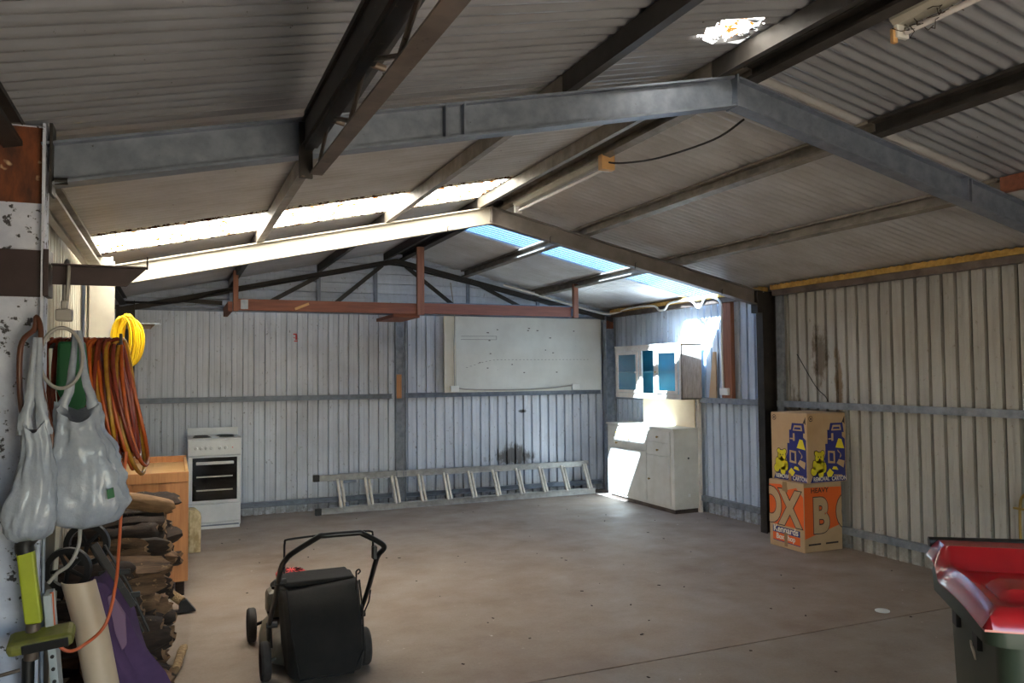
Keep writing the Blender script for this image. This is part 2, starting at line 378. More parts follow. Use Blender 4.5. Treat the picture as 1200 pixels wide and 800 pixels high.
# horizontal gable sheets, pressed across; their ends follow the roof
z = 2.36; k = 0
while z < 3.1:
    mb = MB(); rows = []
    for q in range(3 if z+3*PIT_W < 3.14 else 2):
        for a, d in PR: rows.append((z+q*PIT_W+a, d))
    ztop = rows[-1][0]+.007; rows.append((min(ztop, 3.13), 0))
    rows = [r for r in rows if r[0] <= 3.13]
    vs = []
    for zz, d in rows:
        hw = max(0.02, (3.16-zz)/SL)
        xa, xb = max(XL, X0-hw), min(XR, X0+hw); vs += [(xa, YB-.004+.0-d*1.0-.0, zz), (xb, YB-.004-d, zz)]
    mb.add(vs, [(2*i, 2*i+1, 2*i+3, 2*i+2) for i in range(len(rows)-1)]).build('gable_sheet', 'wallgable', wb)
    z += 3*PIT_W; k += 1
fl = MB().box((XL, YB-.05, 2.335), (XR, YB-.03, 2.385)).build('flashing', 'galvdk', wb, bevel=.002)
for a, b, zz in ((-.38, 2.48, 1.335), (2.62, 5.42, 1.34), (-.38, 2.48, .125), (2.62, 5.42, .115)):
    MB().extr(C_PR, (a, YB-.048, zz), (b, YB-.048, zz)).build('girt', 'galvdk', wb)
# right wall, silver behind the middle frame and beige in front of it
wr = struct('wall_right')
clad(wr, (XR, D2+.1, 0), ey, -ex, YB-D2-.1, lambda u: (0, 2.472), 'wallsilver')
clad(wr, (XR, YF, 0), ey, -ex, D2+.1-YF, lambda u: (0, 2.472), 'wallbeige')
for a, b in ((D1+.06, D2-.06), (D2+.06, D3-.06), (YF, D1-.06)):
    for zz, hh in ((1.275, 0), (.165, 0)):
        MB().extr(C_PR, (XR-.05, a, zz), (XR-.05, b, zz)).build('girt', 'galv', wr)
    MB().box((XR-.11, a, 2.35), (XR-.04, b, 2.408)).build('eave_plate', 'brownsteel', wr, bevel=.003)
    mb = MB(); n = int((b-a)/.038); vs = []
    for i in range(n+1):
        y = a+(b-a)*i/n; h = 2.448+(.012 if i % 2 else 0)+.003*R.random()
        vs += [(XR-.13, y, 2.408), (XR-.13, y, h), (XR-.05, y, h), (XR-.05, y, 2.408)]
    fs = []
    for i in range(n):
        for j in range(4): fs.append((i*4+j, i*4+(j+1) % 4, i*4+4+(j+1) % 4, i*4+4+j))
    fs += [(0, 1, 2, 3), (n*4+3, n*4+2, n*4+1, n*4)]
    tag(mb.add(vs, fs).build('foam_strip', 'ochre', wr), 'ochre infill strip along the eave')
# left wall
wl = struct('wall_left')
clad(wl, (XL, D2+.06, 0), ey, ex, YB-D2-.06, lambda u: (0, 2.472), 'wallback')
clad(wl, (XL, YF, 0), ey, ex, D2+.06-YF, lambda u: (0, 2.472), 'wallcream')
for a, b in ((YF, D1-.06), (D1+.06, D2-.06), (D2+.06, D3-.06)):
    MB().extr(C_PR, (XL+.05, a, 1.275), (XL+.05, b, 1.275)).build('girt', 'galv', wl)
    MB().box((XL+.02, a, 2.37), (XL+.06, b, 2.41)).build('eave_plate', 'creampaint', wl, bevel=.003)
# front wall with a wide doorway
wf = struct('wall_front')
DXA, DXB, DZ = .35, 2.35, 2.15
clad(wf, (XL, YF, 0), ex, ey, DXA-XL, lambda u: (0, 2.3), 'wallbeige')
clad(wf, (DXB, YF, 0), ex, ey, XR-DXB, lambda u: (0, 2.3), 'wallbeige')
mb = MB(); mb.prism([(XL, DZ), (XR, DZ), (XR, roofz(XR)), (X0, ZR), (XL, roofz(XL))], (0, YF-.02, 0), ex, ez, ey, .01).build('gable_panel', 'wallbeige', wf)
for a in (DXA, DXB): MB().box((a-.05, YF-.03, 0), (a+.05, YF+.06, DZ)).build('door_post', 'galvdk', wf, bevel=.003)

# ceiling: corrugated sheets, each its own piece
ce = struct('ceiling')
WAVE, AMP = .0762, .015
HOLE = [(2.06, 2.62), (2.16, 2.57), (2.27, 2.585), (2.33, 2.66), (2.36, 2.80), (2.28, 2.835), (2.2, 2.80), (2.12, 2.79), (2.05, 2.74)]
def inpoly(x, y, P):
    c = False
    for i in range(len(P)):
        (x1, y1), (x2, y2) = P[i-1], P[i]
        if (y1 > y) != (y2 > y) and x < (x2-x1)*(y-y1)/(y2-y1)+x1: c = not c
    return c
def roof_sheet(side, y0, nw, m, name='roof_sheet', dz=0, hole=None, sub=8):
    xa, xb = (XL-.12, X0-.002) if side < 0 else (X0+.002, XR+.12)
    nx = 2 if not hole else 360
    xs = [xa+(xb-xa)*i/(nx-1) for i in range(nx)]; ys = [y0+WAVE*i/sub for i in range(nw*sub+1)]
    vs = [(x, y, roofz(x)+dz+AMP*math.cos(2*math.pi*y/WAVE)) for x in xs for y in ys]; ny = len(ys); fs = []
    for i in range(nx-1):
        for j in range(ny-1):
            if hole:
                cx, cy = (xs[i]+xs[i+1])/2, (ys[j]+ys[j+1])/2
                if inpoly(cx+.008*math.sin(cy*260), cy+.008*math.sin(cx*300), hole): continue
            fs.append((i*ny+j, (i+1)*ny+j, (i+1)*ny+j+1, i*ny+j+1))
    return MB().add(vs, fs).build(name, m, ce, smooth=80)
yy = YF-.1; i = 0
NW = 10; SW = NW*WAVE
# sheet starts chosen so that the light sheets land where the photograph has them
for side, y_light, lname, lm in ((-1, 5.47, 'fibreglass_sheet', 'fibre'), (1, 6.93, 'polycarbonate_sheet', 'polycarb')):
    n0 = int(math.ceil((y_light-(YF-.1))/SW)); ys0 = y_light-n0*SW
    k = 0; y = ys0
    while y < YB+.05:
        isl = abs(y-y_light) < .01
        nw = NW+1
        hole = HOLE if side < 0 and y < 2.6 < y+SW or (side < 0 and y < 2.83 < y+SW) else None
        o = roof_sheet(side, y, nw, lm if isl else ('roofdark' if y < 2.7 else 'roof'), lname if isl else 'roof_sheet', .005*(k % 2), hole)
        if isl: o['label'] = 'bright cream translucent roof sheet' if side < 0 else 'clear blue corrugated roof sheet with sky behind'
        y += SW; k += 1
mb = MB(); ys = [2.45+WAVE*i/8 for i in range(57)]
mb.add([(x, y_, roofz(x)+.022+AMP*math.cos(2*math.pi*y_/WAVE)) for x in (1.95, X0-.02) for y_ in ys], [(j, j+57, j+58, j+1) for j in range(56)])
tag(mb.build('patch_sheet', 'fibre', ce, smooth=80), 'white translucent patch over the rusted hole')
# torn lip round the rusted hole
mb = MB()
for a in (2, 5, 7):
    x1, y1 = HOLE[a-1]; x2, y2 = HOLE[a]; d = .012+.008*R.random()
    mx, my = (x1+x2)/2+.01, (y1+y2)/2
    mb.add([(x1, y1, roofz(x1)-.012), (x2, y2, roofz(x2)-.012), (mx, my, roofz(mx)-.012-d), (mx, my+.004, roofz(mx)-.01)], [(0, 1, 2), (0, 1, 3), (0, 2, 3), (1, 2, 3)])
tag(mb.build('torn_lip', 'galv', ce), 'ragged torn metal round the hole')
# ridge capping above
MB().prism([(-.16, -.02), (0, .035), (.16, -.02), (.16, -.012), (0, .045), (-.16, -.012)], (X0, YF-.1, ZR), ex, ez, ey, YB-YF+.2).build('ridge_cap', 'galvdk', ce)

# purlins lie on the rafters, sheets lie on the purlins
def purlin(x, y0, y1, m, h=.088, flip=1, wd=.055):
    t = .004; zt = roofz(x)-AMP-.001; s = SL*(1 if x < X0 else -1)
    P = [(-wd/2, -h), (wd/2, -h), (wd/2, -h+.016), (wd/2-t, -h+.016), (wd/2-t, -h+t), (-wd/2+t, -h+t), (-wd/2+t, -t), (wd/2-t, -t), (wd/2-t, -.016), (wd/2, -.016), (wd/2, 0), (-wd/2, 0)]
    P = [(a*flip, b+s*a*flip) for a, b in P]
    return MB().prism(P, (x, y0, zt), ex, ez, ey, y1-y0).build('purlin', m, ce)
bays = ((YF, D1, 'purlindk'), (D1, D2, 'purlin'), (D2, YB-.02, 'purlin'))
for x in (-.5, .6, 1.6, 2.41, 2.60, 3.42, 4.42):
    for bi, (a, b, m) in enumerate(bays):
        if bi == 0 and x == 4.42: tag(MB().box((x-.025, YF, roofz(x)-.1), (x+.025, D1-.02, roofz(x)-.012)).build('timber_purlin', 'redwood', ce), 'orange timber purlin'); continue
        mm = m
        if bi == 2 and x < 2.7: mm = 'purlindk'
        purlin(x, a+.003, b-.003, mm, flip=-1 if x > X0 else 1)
# open web joist hung under the first bay
jt = thing('lattice_joist', (.3, 0, 2.2), 'brown open-web steel joist with zigzag rods below the near left roof', 'joist')
JD = Vector((.0208, 1, .057))
def jp(p, t): return Vector(p)-JD*t
E1, E2 = Vector((.488, 3.0, 2.375)), Vector((.455, 3.0, 2.50))
Lp = [(-.022, -.02), (.022, -.02), (.022, .02), (-.022, .02)]
MB().extr([(-.024, -.022), (.024, -.022), (.024, -.016), (-.018, -.016), (-.018, .022), (-.024, .022)], jp(E1, 0), jp(E1, 2.9)).build('bottom_chord', 'brownsteel', jt)
MB().extr([(-.04, -.045), (.02, -.045), (.02, -.038), (-.033, -.038), (-.033, .05), (.02, .05), (.02, .057), (-.04, .057)], jp(E2, 0), jp(E2, 2.9)).build('top_chord', 'darksteel', jt)
MB().extr([(-.05, -.07), (-.02, -.07), (-.02, .08), (-.05, .08)], jp(E2, -.005)+Vector((-.03, 0, .01)), jp(E2, 2.9)+Vector((-.03, 0, .01))).build('back_plate', 'darksteel', jt)
MB().box((.425, 2.985, 2.335), (.475, 3.0, 2.545)).build('end_plate', 'darksteel', jt, bevel=.002)
for i in range(5):
    a = jp(E1, .1+.60*i)+Vector((0, 0, .012)); b = jp(E2, .40+.60*i)-Vector((-.02, 0, .03)); c = jp(E1, .70+.60*i)+Vector((0, 0, .012))
    if i == 4: c = b+Vector((0, 0, -.01))
    MB().tube([a, b, c], .007, 8).build('web_rod', 'brownsteel', jt)
for i in (0, 1, 2, 3):
    b = jp(E2, .40+.60*i)-Vector((-.02, 0, .03)); MB().cyl(b-Vector((.03, 0, 0)), b+Vector((.05, 0, -.015)), .009, seg=10).build('pin', 'brownsteel', jt)

# ------------------------------------------------------------------ portal frames
def ipr(h, wd, tw=.008, tf=.009):
    w2, h2, t2 = wd/2, h/2, tw/2
    return [(-w2, -h2), (w2, -h2), (w2, -h2+tf), (t2, -h2+tf), (t2, h2-tf), (w2, h2-tf), (w2, h2), (-w2, h2), (-w2, h2-tf), (-t2, h2-tf), (-t2, -h2+tf), (-w2, -h2+tf)]
ZA, TH = 2.889, .144
def rafter_prism(parent, y, side, m, wd=.08, xin=0, name='rafter'):
    x0_, x1_ = X0, (XL+.2 if side < 0 else XR-.2)
    c = ZA+TH/2
    a = (X0, y, c); b = (x1_, y, c-SL*abs(x1_-X0))
    return MB().extr(ipr(TH, wd), a, b).build(name, m, parent)
def frame(y, label, mats, colx=(-.40, 5.39)):
    f = thing('portal_frame', (X0, y, 0), label, 'frame', None)
    ml, mr, cl, cr = mats
    rafter_prism(f, y, -1, ml); rafter_prism(f, y, 1, mr)
    MB().box((X0-.006, y-.045, ZA-.008), (X0+.006, y+.045, ZA+TH+.006)).build('apex_plate', mr, f, bevel=.001)
    # columns: web in the frame plane, flanges facing across the shed
    for s, cm, xi in ((-1, cl, colx[0]), (1, cr, colx[1])):
        xo = XL+.03 if s < 0 else XR-.03; h = 2.455 if s < 0 else 2.40
        xa, xb = min(xi, xo), max(xi, xo); xc = (xa+xb)/2; hw = (xb-xa)/2
        MB().rings([[(xc+a, y+b, zz) for b, a in ipr(hw*2, .095)] for zz in (0, h)]).build('column', cm, f)
    return f
f1 = frame(D1, 'nearest roof frame, blue-grey steel with peeling white left column', ('galvdk', 'galvdk', 'peel', 'galvdk'))
f2 = frame(D2, 'middle roof frame, cream left rafter and dark right column', ('creampaint', 'rafterdk', 'creampaint', 'darksteel'))
# rust patch, painted band and bolts on the near left column
yf = D1-.0045
tag(MB().box((-.556, yf-.003, 2.19), (-.41, yf, 2.449)).build('rust_patch', 'rust', f1), 'rusty orange top of the left column')
MB().box((-.556, yf-.012, 1.872), (-.41, yf, 2.03)).box((-.402, D1-.055, 1.872), (-.385, D1+.05, 2.03)).build('mounting_band', 'chocolate', f1, bevel=.002)
for zz in (1.243, 1.19, 1.33, 1.39): MB().cyl((-.435, yf-.001, zz), (-.435, yf-.004, zz), .010, seg=12).build('bolt_hole', 'darksteel', f1)
for x in (1.02, 1.10): MB().box((x-.004, D1-.043, ZA-SL*(X0-x)), (x+.004, D1-.003, ZA-SL*(X0-x)+TH)).build('web_stiffener', 'galvdk', f1)
for x in (4.1, 4.13): MB().box((x-.004, D1-.043, ZA-SL*(x-X0)), (x+.004, D1-.003, ZA-SL*(x-X0)+TH)).build('web_stiffener', 'galvdk', f1)
MB().cyl((-.375, D1-.03, 2.265), (-.335, D1-.03, 2.268), .012, seg=12).build('bolt', 'black', f1, smooth=True)
MB().box((-.39, D1-.045, 2.22), (-.380, D1+.045, 2.46)).build('end_plate', 'darksteel', f1, bevel=.002)
MB().box((5.33, D2-.05, 2.18), (5.39, D2+.05, 2.40)).build('knee_plate', 'darksteel', f2, bevel=.003)
MB().box((-.545, D2-.056, .0), (-.385, D2-.048, 2.42)).build('cover_strip', 'creampaint', f2, bevel=.002)
for i, x in enumerate((2.1, 3.05, 3.92, 4.9)):
    zz = ZA-SL*abs(x-X0); MB().tube([(x, D2-.045, zz-.02), (x, D2-.05, zz+.03), (x+.01, D2-.05, zz+.035)], .004, 6).build('hook', 'blackmet', f2)
# purlin-side lighter flange strip behind the dark right column
MB().box((5.55, D2-.14, 0), (5.585, D2-.052, 2.36)).build('edge_strip', 'galv', f2, bevel=.002)

# gable lattice frame at the back wall
gt = thing('gable_truss', (X0, D3, 2.3), 'dark steel lattice truss across the back gable', 'truss')
A_PR = [(-.02, -.02), (.02, -.02), (.02, .02), (-.02, .02)]
for s in (-1, 1):
    xe = XL+.06 if s < 0 else XR-.06
    MB().extr([(-.025, -.03), (.025, -.03), (.025, .03), (-.025, .03)], (X0, D3, 2.99), (xe, D3, 2.99-SL*abs(xe-X0)), (0, 0, 1)).build('top_chord', 'darksteel', gt)
MB().extr([(-.02, -.014), (.02, -.014), (.02, .014), (-.02, .014)], (XL+.06, D3, 2.372), (XR-.06, D3, 2.372)).build('bottom_chord', 'galvdk', gt)
for x in (.6, 1.57, 2.25, 3.44, 4.42, 5.0):
    MB().box((x-.022, D3-.018, 2.38), (x+.022, D3+.012, 2.97-SL*abs(x-X0))).build('upright', 'galvdk', gt, bevel=.002)
for a, b in (((.93, 2.40), (1.56, 2.76)), ((1.70, 2.40), (2.33, 2.93)), ((3.32, 2.40), (2.62, 2.93)), ((4.30, 2.40), (3.48, 2.78)), ((.5, 2.42), (.1, 2.44))):
    MB().extr([(-.006, -.024), (.006, -.024), (.006, .024), (-.006, .024)], (a[0], D3-.03, a[1]), (b[0], D3-.03, b[1])).build('diagonal', 'darksteel', gt)
# back posts
for name, x0_, x1_, zt, m, lab in (('corner_post', 5.42, 5.575, 2.37, 'galv', 'grey steel corner post at the right end of the back wall'),
                          ('wall_post', 2.49, 2.615, 2.36, 'galv', 'grey steel post in the middle of the back wall'),
                          ('corner_post', -.57, -.385, 2.42, 'darksteel', 'dark steel corner post behind the yellow hose')):
    p = thing(name, ((x0_+x1_)/2, D3, 0), lab, 'post')
    xc, hw = (x0_+x1_)/2, (x1_-x0_)/2
    MB().rings([[(xc+a, D3-.01+b, zz) for b, a in ipr(hw*2, .08)] for zz in (0, zt)]).build('shaft', m, p)
    if x0_ > 5: tag(MB().box((x0_+.03, D3-.022, 2.2), (x1_-.02, D3-.014, 2.37)).build('rust_patch', 'rust', p), 'rusty brown top')
    if name == 'wall_post':
        tag(MB().box((x0_+.004, D3-.06, 1.31), (x0_+.066, D3-.02, 1.60)).build('timber_block', 'pine', p, bevel=.002), 'orange timber block')
        MB().box((x0_+.085, D3-.055, 0), (x0_+.095, D3-.05, 2.36)).build('edge_strip', 'galv', p)

# right wall timber post with its power point
tp = thing('timber_wall_post', (XR-.06, 6.98, 1.31), 'reddish timber post on the right wall beside the cabinet', 'post')
MB().box((XR-.09, 6.90, 1.31), (XR-.04, 7.07, 2.40)).build('board', 'redwoodv', tp, bevel=.003)
pp = thing('power_point', (XR-.11, 6.985, 1.37), 'white power point at the foot of the reddish timber post', 'socket')
MB().box((XR-.125, 6.93, 1.345), (XR-.092, 7.07, 1.42)).build('housing', 'white', pp, bevel=.004)
MB().box((XR-.13, 6.955, 1.40), (XR-.12, 6.975, 1.415)).build('switch', 'white', pp)
def tube_thing(name, pts, r, m, label, cat, seg=8, n=6, closed=False, group=None, smoothp=True, par=None):
    P = smoothpath(pts, n, closed) if smoothp else pts
    o = MB().tube(P, r, seg, closed).build(name, m, par, smooth=70)
    if par is None: tag(o, label, cat, group)
    return o
tube_thing('power_conduit', [(5.50, 7.02, 1.42), (5.49, 7.02, 1.8), (5.48, 7.0, 2.1), (5.49, 7.03, 2.36), (5.48, 7.25, 2.43), (5.48, 7.36, 2.34), (5.48, 7.43, 2.33), (5.48, 7.5, 2.39), (5.47, 7.6, 2.425), (5.48, 7.96, 2.425), (5.48, 8.07, 2.36), (5.48, 8.2, 2.36), (5.48, 8.32, 2.42), (5.48, 8.8, 2.44), (5.48, 9.3, 2.40), (5.3, 9.35, 2.41), (4.9, 9.36, 2.50), (3.9, 9.36, 2.74)], .013, 'white', 'white looping power conduit under the right eave', 'conduit')

# painted board on the back wall
bd = thing('wall_board', (4.28, 9.53, 1.365), 'large off-white painted board above the ladder on the back wall', 'board')
MB().box((3.30, 9.525, 1.365), (5.41, 9.55, 2.335)).build('sheet', 'wboard', bd, bevel=.002)
MB().box((3.145, 9.522, 1.365), (3.295, 9.552, 2.335)).build('end_strip', 'wboardstrip', bd, bevel=.002)
mb = MB()
for a, b in (((3.37, 2.08), (3.86, 2.085)), ((3.37, 2.04), (3.86, 2.04)), ((3.86, 2.04), (3.86, 2.085))):
    mb.tube([(a[0], 9.524, a[1]), (b[0], 9.524, b[1])], .0025, 4)
for i in range(34):
    t = i/33; x = 3.45+1.75*t; zz = 1.68+.10*math.sin(min(t*6, 1.57)); mb.box((x-.012, 9.523, zz-.002), (x+.012, 9.526, zz+.002))
for i in range(16):
    x, zz = R.uniform(3.5, 5.2), R.uniform(1.6, 2.2); mb.box((x-.015*R.random()-.004, 9.523, zz-.006), (x+.012, 9.526, zz+.005))
tag(mb.build('pencil_marks', 'darkink', bd), 'dark scribed lines and chips')
for x, lab in ((3.275, 'white power point at the left end of the conduit under the board'), (5.0, 'white power point at the right end of the conduit under the board')):
    s = thing('power_point', (x, 9.51, 1.40), lab, 'socket')
    MB().box((x-.055, 9.49, 1.375), (x+.055, 9.523, 1.45)).build('housing', 'white', s, bevel=.004)
    MB().box((x+.015, 9.486, 1.40), (x+.03, 9.492, 1.42)).build('switch', 'white', s)
tube_thing('wall_conduit', [(3.33, 9.505, 1.42), (3.5, 9.505, 1.40), (4.1, 9.505, 1.385), (4.6, 9.505, 1.40), (4.945, 9.505, 1.43)], .008, 'cord', 'grey conduit running between the two power points on the board', 'conduit')
tube_thing('drop_cable', [(3.275, 9.505, 1.45), (3.27, 9.505, 1.9), (3.28, 9.505, 2.25), (3.26, 9.48, 2.45), (3.2, 9.42, 2.75)], .006, 'cord', 'grey cable dropping down the left side of the board', 'cable')
tube_thing('roof_cable', [(-.5, 9.33, 2.40), (.05, 9.33, 2.41), (.5, 9.33, 2.54), (1.1, 9.33, 2.66), (1.8, 9.33, 2.80), (2.4, 9.33, 2.93), (3.0, 9.35, 2.82), (4.0, 9.35, 2.62), (5.1, 9.35, 2.42)], .010, 'blackflex', 'black cable following the slope of the back gable', 'cable')
tube_thing('roof_cable', [(2.62, 3.14, 2.86), (2.63, 3.4, 2.83), (2.62, 3.9, 2.86), (2.62, 4.3, 2.93), (2.62, 4.48, 2.98)], .006, 'blackflex', 'black cable sagging to the far fluorescent light', 'cable')
# hung timber rack
rk = thing('timber_rack', (2.49, 8.4, 2.24), 'reddish timber rack hung from the roof before the back gable', 'rack')
MB().box((.555, 8.38, 2.262), (2.50, 8.42, 2.378)).build('beam', 'redwood', rk, bevel=.003)
MB().box((2.52, 8.385, 2.268), (4.38, 8.425, 2.385)).build('beam', 'redwood', rk, bevel=.003)
MB().box((2.53, 8.38, 2.385), (4.38, 8.43, 2.395)).build('cap_strip', 'galvdk', rk)
MB().box((.545, 8.335, 2.25), (.595, 8.38, 2.66)).build('hanger', 'redwoodv', rk, bevel=.003)
MB().box((2.45, 8.335, 2.25), (2.53, 8.38, 3.0)).build('hanger', 'redwoodv', rk, bevel=.003)
MB().box((4.38, 8.34, 2.255), (4.44, 8.39, 2.66)).build('hanger', 'redwoodv', rk, bevel=.003)
MB().box((.50, 8.42, 2.25), (.545, 9.2, 2.35)).build('cross_bearer', 'redwood', rk, bevel=.003)
MB().box((2.2, 8.42, 2.225), (2.5, 9.2, 2.262)).build('cross_bearer', 'redwood', rk, bevel=.003)
for x in (.62, 4.36): MB().box((x, 8.373, 2.275), (x+.07, 8.38, 2.37)).build('joining_plate', 'galv', rk)
tag(MB().box((1.15, 8.35, 2.30), (1.30, 8.38, 2.325), M=Matrix.Translation((1.22, 8.37, 2.3)) @ Matrix.Rotation(-.4, 4, 'Y') @ Matrix.Translation((-1.22, -8.37, -2.3))).build('wood_offcut', 'pinelt', rk), 'pale offcut nailed to the beam')

# ------------------------------------------------------------------ fluorescent lights
def batten(y0, y1, x, z, label, w_=.075, nearcap=True):
    t = thing('fluorescent_light', (x, (y0+y1)/2, z), label, 'light')
    MB().prism([(-w_/2, .055), (w_/2, .055), (w_/2, .02), (w_*.28, 0), (-w_*.28, 0), (-w_/2, .02)], (x, y0, z), ex, ez, ey, y1-y0).build('batten', 'creampaint', t)
    MB().cyl((x+.01, y0+.03, z-.028), (x+.01, y1-.03, z-.028), .013, seg=12).build('tube', 'tube', t, smooth=True)
    for yy_ in (y0, y1-.02): MB().box((x-.03, yy_, z-.05), (x+.035, yy_+.02, z+.055)).build('lamp_holder', 'white', t, bevel=.003)
    for yy_ in (y0+.2, y1-.2): MB().box((x-.01, yy_, z+.055), (x+.01, yy_+.02, z+.12)).build('hanger', 'purlin', t)
    return t
l1 = batten(4.52, 5.98, 2.62, 3.02-.04, 'far fluorescent light under the ridge, cream batten')
tag(MB().box((2.565, 4.47, 2.93), (2.665, 4.52, 3.03)).cyl((2.6, 4.469, 2.99), (2.6, 4.462, 2.99), .015, seg=12).build('end_box', 'pinelt', l1, bevel=.004), 'tan end box with a dark hole')
l2 = batten(1.0, 2.3, 2.72, 3.0, 'near fluorescent light at the ridge with dead twigs', .1)
mb = MB()
for i in range(14):
    a = Vector((2.70+R.uniform(-.04, .05), 2.28-R.random()*.25, 2.985+R.uniform(-.02, .02))); P = [a]
    for q in range(4): P.append(P[-1]+Vector((R.uniform(-.02, .03), R.uniform(-.04, .03), R.uniform(-.02, .012))))
    mb.tube(P, .0018, 4)
tag(mb.build('twigs', 'bark', l2), 'tangle of dead twigs', kind='stuff')
tag(MB().box((2.68, 2.29, 2.93), (2.705, 2.31, 2.99)).build('dry_leaf', 'pinelt', l2, bevel=.004), 'dry tan seed pod')

# ------------------------------------------------------------------ ladder
def ladder():
    t = thing('extension_ladder', (3.3, 9.35, 0), 'long aluminium extension ladder lying on its side along the back wall', 'ladder')
    lean = .10
    rail = [(-.014, -.035), (.014, -.035), (.014, -.029), (-.008, -.029), (-.008, .029), (.014, .029), (.014, .035), (-.014, .035)]
    def rl(xa, za, xb, zb, y, name='rail'):
        return MB().extr([(a, b) for a, b in rail], (xa, y, za), (xb, y, zb)).build(name, 'alurail', t, bevel=.001)
    yb, yt = 9.26, 9.40
    rl(1.55, .04, 5.15, .04, yb); rl(1.56, .40, 5.05, .385, yt)
    rl(1.80, .045, 5.02, .045, yb+.035); rl(1.80, .405, 5.15, .39, yt+.035)
    for i in range(11):
        x = 1.80+3.26*i/10; xt = x-.02
        for dx, dy in ((0, 0), (.05, .03)):
            MB().tube([(x+dx, yb+dy, .06), (xt+dx, yt+dy, .38)], .018, 8).build('rung', 'alu', t, smooth=True)
    for x, y, z in ((1.50, yb, .0), (1.50, yt, .365)): MB().box((x, y-.025, z), (x+.07, y+.025, z+.075)).build('foot', 'black', t, bevel=.004)
    MB().box((1.85, yb+.01, .06), (1.89, yb+.04, .12)).box((1.85, yt-.02, .33), (2.0, yt+.01, .36)).build('latch', 'galvdk', t)
ladder()

# ------------------------------------------------------------------ stove
def stove():
    x0, x1, yf, yb = .145, .672, 8.94, 9.45
    t = thing('electric_stove', ((x0+x1)/2, (yf+yb)/2, 0), 'white freestanding electric stove against the back wall', 'stove')
    MB().box((x0, yf+.03, .03), (x1, yb, .935)).build('body', 'stove', t, bevel=.004)
    MB().box((x0, yf, .765), (x1, yf+.05, .925)).build('control_panel', 'stove', t, bevel=.006)
    MB().box((x0-.003, yf-.003, .925), (x1+.003, yb, .945)).build('cooktop', 'stove', t, bevel=.006)
    MB().box((x0, yb-.02, .945), (x1, yb, 1.03)).build('splashback', 'stove', t, bevel=.006)
    for cx, cy, r in ((x0+.14, yf+.15, .09), (x1-.14, yf+.14, .075), (x0+.14, yf+.36, .075), (x1-.14, yf+.35, .09)):
        h = MB(); h.lathe([(r, 0), (r, .008), (r-.01, .012), (.001, .012)], (cx, cy, .945), seg=24); hp = h.build('hotplate', 'black', t, smooth=True)
        MB().lathe([(r+.012, 0), (r+.012, .004), (r, .005)], (cx, cy, .945), seg=24).build('trim_ring', 'alu', hp)
    for i, kx in enumerate((.225, .275, .325, .375, .46, .52, .555)):
        if i == 6: MB().cyl((kx+.03, yf, .845), (kx+.03, yf-.004, .845), .006, seg=10).build('lamp', 'redplas', t); continue
        MB().lathe([(.018, 0), (.018, .01), (.012, .022), (.001, .022)], (kx, yf, .845), (0, -1, 0), 16).box((kx-.003, yf-.028, .83), (kx+.003, yf-.02, .86)).build('knob', 'stove', t, smooth=30)
    d = MB().box((x0+.004, yf-.005, .265), (x1-.004, yf+.03, .755)).build('oven_door', 'stove', t, bevel=.005)
    MB().box((x0+.045, yf-.009, .30), (x1-.04, yf-.004, .745)).build('glass', 'ovenglass', d, bevel=.002)
    MB().box((x0+.08, yf-.04, .675), (x1-.075, yf-.022, .705)).box((x0+.09, yf-.03, .68), (x0+.11, yf-.005, .70)).box((x1-.105, yf-.03, .68), (x1-.085, yf-.005, .70)).build('handle', 'white', d, bevel=.004)
    for zz in (.40, .54): MB().box((x0+.085, yf-.0105, zz), (x1-.085, yf-.0085, zz+.014)).build('oven_rack', 'alu', d)
    MB().box((x0+.004, yf-.003, .075), (x1-.004, yf+.03, .255)).build('drawer', 'stove', t, bevel=.004)
    MB().box((x0+.01, yf+.005, 0), (x1-.01, yf+.04, .06)).build('plinth', 'stove', t, bevel=.003)
    MB().box((x0+.02, yf+.002, .03), (x1-.02, yf+.006, .045)).build('kick_slot', 'galvdk', t)
stove()

